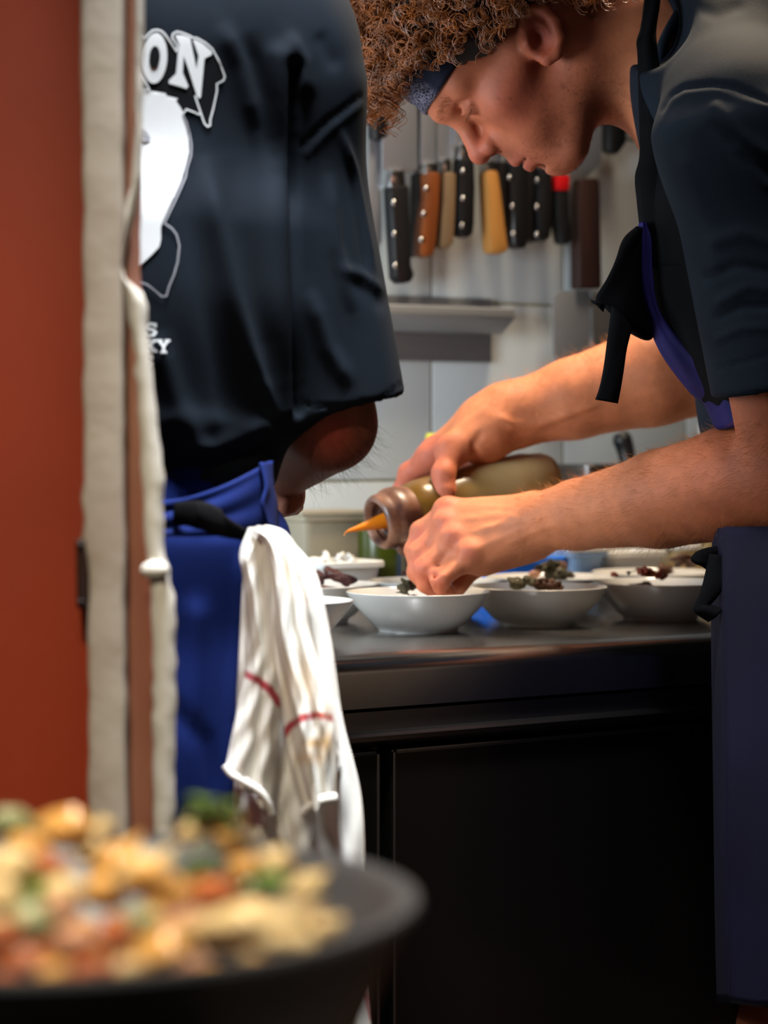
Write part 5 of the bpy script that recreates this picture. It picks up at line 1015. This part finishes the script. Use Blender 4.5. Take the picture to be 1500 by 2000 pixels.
def sheet(name, Lp, Rp, ridges, stripes=(), stains=(), n=150, m=60, thick=.0018, hem=None, round_=.010):
    """one fall of the towel: edges given as (u, v, depth), folds as ridges running down it."""
    a = catmull([WT(*p) for p in Lp], n); b = catmull([WT(*p) for p in Rp], n); Vv = []
    for i in range(n):
        s = i/(n-1)
        for j in range(m):
            t = j/(m-1); p = a[i]*(1-t)+b[i]*t; y = -round_*(4*t*(1-t))**.6
            for rr0 in ridges: c = np.interp(s, np.linspace(0, 1, len(rr0[0])), rr0[0]); y -= .62*rr0[2]*math.exp(-((t-c)/(rr0[1]*1.35))**2)*min(1, .25+s*2.2)
            y += .0007*math.sin(s*41+t*17)+.0006*math.sin(s*23-t*31); Vv.append((p[0], p[1]+y, p[2]))
    Vv = np.array(Vv); Ff = [(i*m+j, i*m+j+1, (i+1)*m+j+1, (i+1)*m+j) for i in range(n-1) for j in range(m-1)]
    bm = bmesh.new(); bm.from_mesh(mesh_np(name, Vv, Ff)); bmesh.ops.recalc_face_normals(bm, faces=bm.faces); bmesh.ops.solidify(bm, geom=bm.faces[:], thickness=thick); me = from_bm(bm)
    k = len(me.vertices); co = np.empty(k*3, np.float32); me.vertices.foreach_get('co', co); Q = to_px(co.reshape(-1, 3)); C = np.ones((k, 3))
    for pts, wd in stripes:
        d, _ = polyd(Q, pts); w_ = np.clip((wd-d)/1.2+.5, 0, 1)[:, None]; C = C*(1-w_)+np.array(lin((190, 70, 84)))*w_
    for u, v, ru, rv, st in stains:
        w_ = (np.exp(-((Q[:, 0]-u)/ru)**2-((Q[:, 1]-v)/rv)**2)*st)[:, None]; C = C*(1-w_)+np.array(lin((226, 176, 96)))*w_
    colattr(me, C); return link(name, me, M['towel'], tw)
# back fall: the long one at the right
sheet('back_fall', [(548, 1050, 1.690), (560, 1200, 1.690), (545, 1400, 1.69), (500, 1600, 1.695), (560, 1720, 1.695), (640, 1880, 1.69), (640, 2060, 1.69)],
      [(566, 1060, 1.685), (612, 1120, 1.685), (640, 1240, 1.685), (664, 1400, 1.685), (700, 1550, 1.685), (708, 1700, 1.685), (716, 1880, 1.685), (722, 2060, 1.685)],
      [([.75, .8, .8], .10, .010), ([.45, .5, .55, .5], .08, .008), ([.3, .25, .3], .08, -.008), ([.62, .66, .7], .06, -.006)], stripes=[([(585, 1640), (600, 1690)], 6), ([(697, 1900), (722, 1955)], 6), ([(722, 1955), (728, 1990)], 6)], n=190, m=60)
sheet('left_under_fall', [(480, 1100, 1.675), (470, 1300, 1.675), (462, 1500, 1.675), (464, 1620, 1.678), (500, 1760, 1.68)], [(560, 1100, 1.672), (580, 1300, 1.672), (600, 1480, 1.672), (610, 1620, 1.675), (600, 1760, 1.68)], [([.3, .35, .4], .1, .006), ([.7, .7, .65], .08, -.006)], n=120, m=46)
# front left fall with its hem
sheet('left_fall', [(486, 1030, 1.655), (468, 1080, 1.650), (474, 1130, 1.648), (482, 1240, 1.648), (476, 1320, 1.648), (458, 1410, 1.648), (440, 1498, 1.648)],
      [(528, 1034, 1.645), (540, 1100, 1.642), (548, 1200, 1.642), (552, 1300, 1.644), (549, 1380, 1.646), (540, 1480, 1.648), (531, 1592, 1.650)],
      [([.25, .3, .35, .3], .12, .007), ([.7, .75, .8], .09, .006), ([.5, .52, .55], .06, -.006)], stripes=[([(470, 1312), (482, 1318), (505, 1329), (528, 1348), (545, 1374)], 7.5)], n=140, m=50)
link('hem_roll', tube_me([WT(440, 1495, 1.640), WT(452, 1512, 1.638), WT(480, 1528, 1.636), WT(506, 1545, 1.636), (WT(522, 1566, 1.638)), WT(531, 1592, 1.642)], .0026, 40, 8), M['towel'], tw)
# centre fall, looped over the cord
sheet('centre_fall', [(490, 1034, 1.640), (514, 1056, 1.630), (524, 1130, 1.628), (530, 1240, 1.628), (545, 1350, 1.628), (556, 1430, 1.628), (568, 1500, 1.630), (592, 1588, 1.634)],
      [(520, 1026, 1.645), (562, 1060, 1.640), (592, 1160, 1.638), (606, 1240, 1.636), (634, 1330, 1.634), (650, 1400, 1.632), (655, 1460, 1.632), (656, 1560, 1.634)],
      [([.35, .35, .4, .45], .13, .010), ([.8, .78, .8, .8], .07, .006), ([.62, .6, .62, .62], .05, -.007), ([.12, .15, .2], .07, -.005)],
      stripes=[([(553, 1438), (566, 1418), (590, 1402), (620, 1396), (652, 1403)], 7)], stains=[(612, 1452, 16, 10, .9), (640, 1450, 12, 26, .85), (590, 1330, 40, 50, .35), (605, 1480, 30, 14, .55), (640, 1380, 16, 30, .35), (560, 1110, 10, 40, .3)], n=160, m=60)
link('hem_roll', tube_me([WT(592, 1590, 1.626), WT(606, 1574, 1.622), WT(630, 1562, 1.621), WT(656, 1558, 1.624)], .0030, 24, 8), M['towel'], tw)
sheet('right_fold', [(500, 1032, 1.642), (536, 1052, 1.640), (566, 1120, 1.645), (590, 1200, 1.650), (604, 1300, 1.658), (640, 1400, 1.665), (652, 1500, 1.67)],
      [(520, 1026, 1.650), (558, 1040, 1.650), (590, 1090, 1.655), (616, 1160, 1.66), (634, 1240, 1.665), (656, 1380, 1.67), (668, 1500, 1.675)],
      [([.5, .5, .5], .2, .007)], stains=[(575, 1140, 10, 60, .6), (592, 1200, 8, 50, .5)], n=110, m=24)
for o in tw.children:
    if 'Col' not in o.data.color_attributes: colattr(o.data, np.ones((len(o.data.vertices), 3)))
print('script', time.time()-T0)

for p in (BB, BA): print(p.name, len(p.data.vertices))
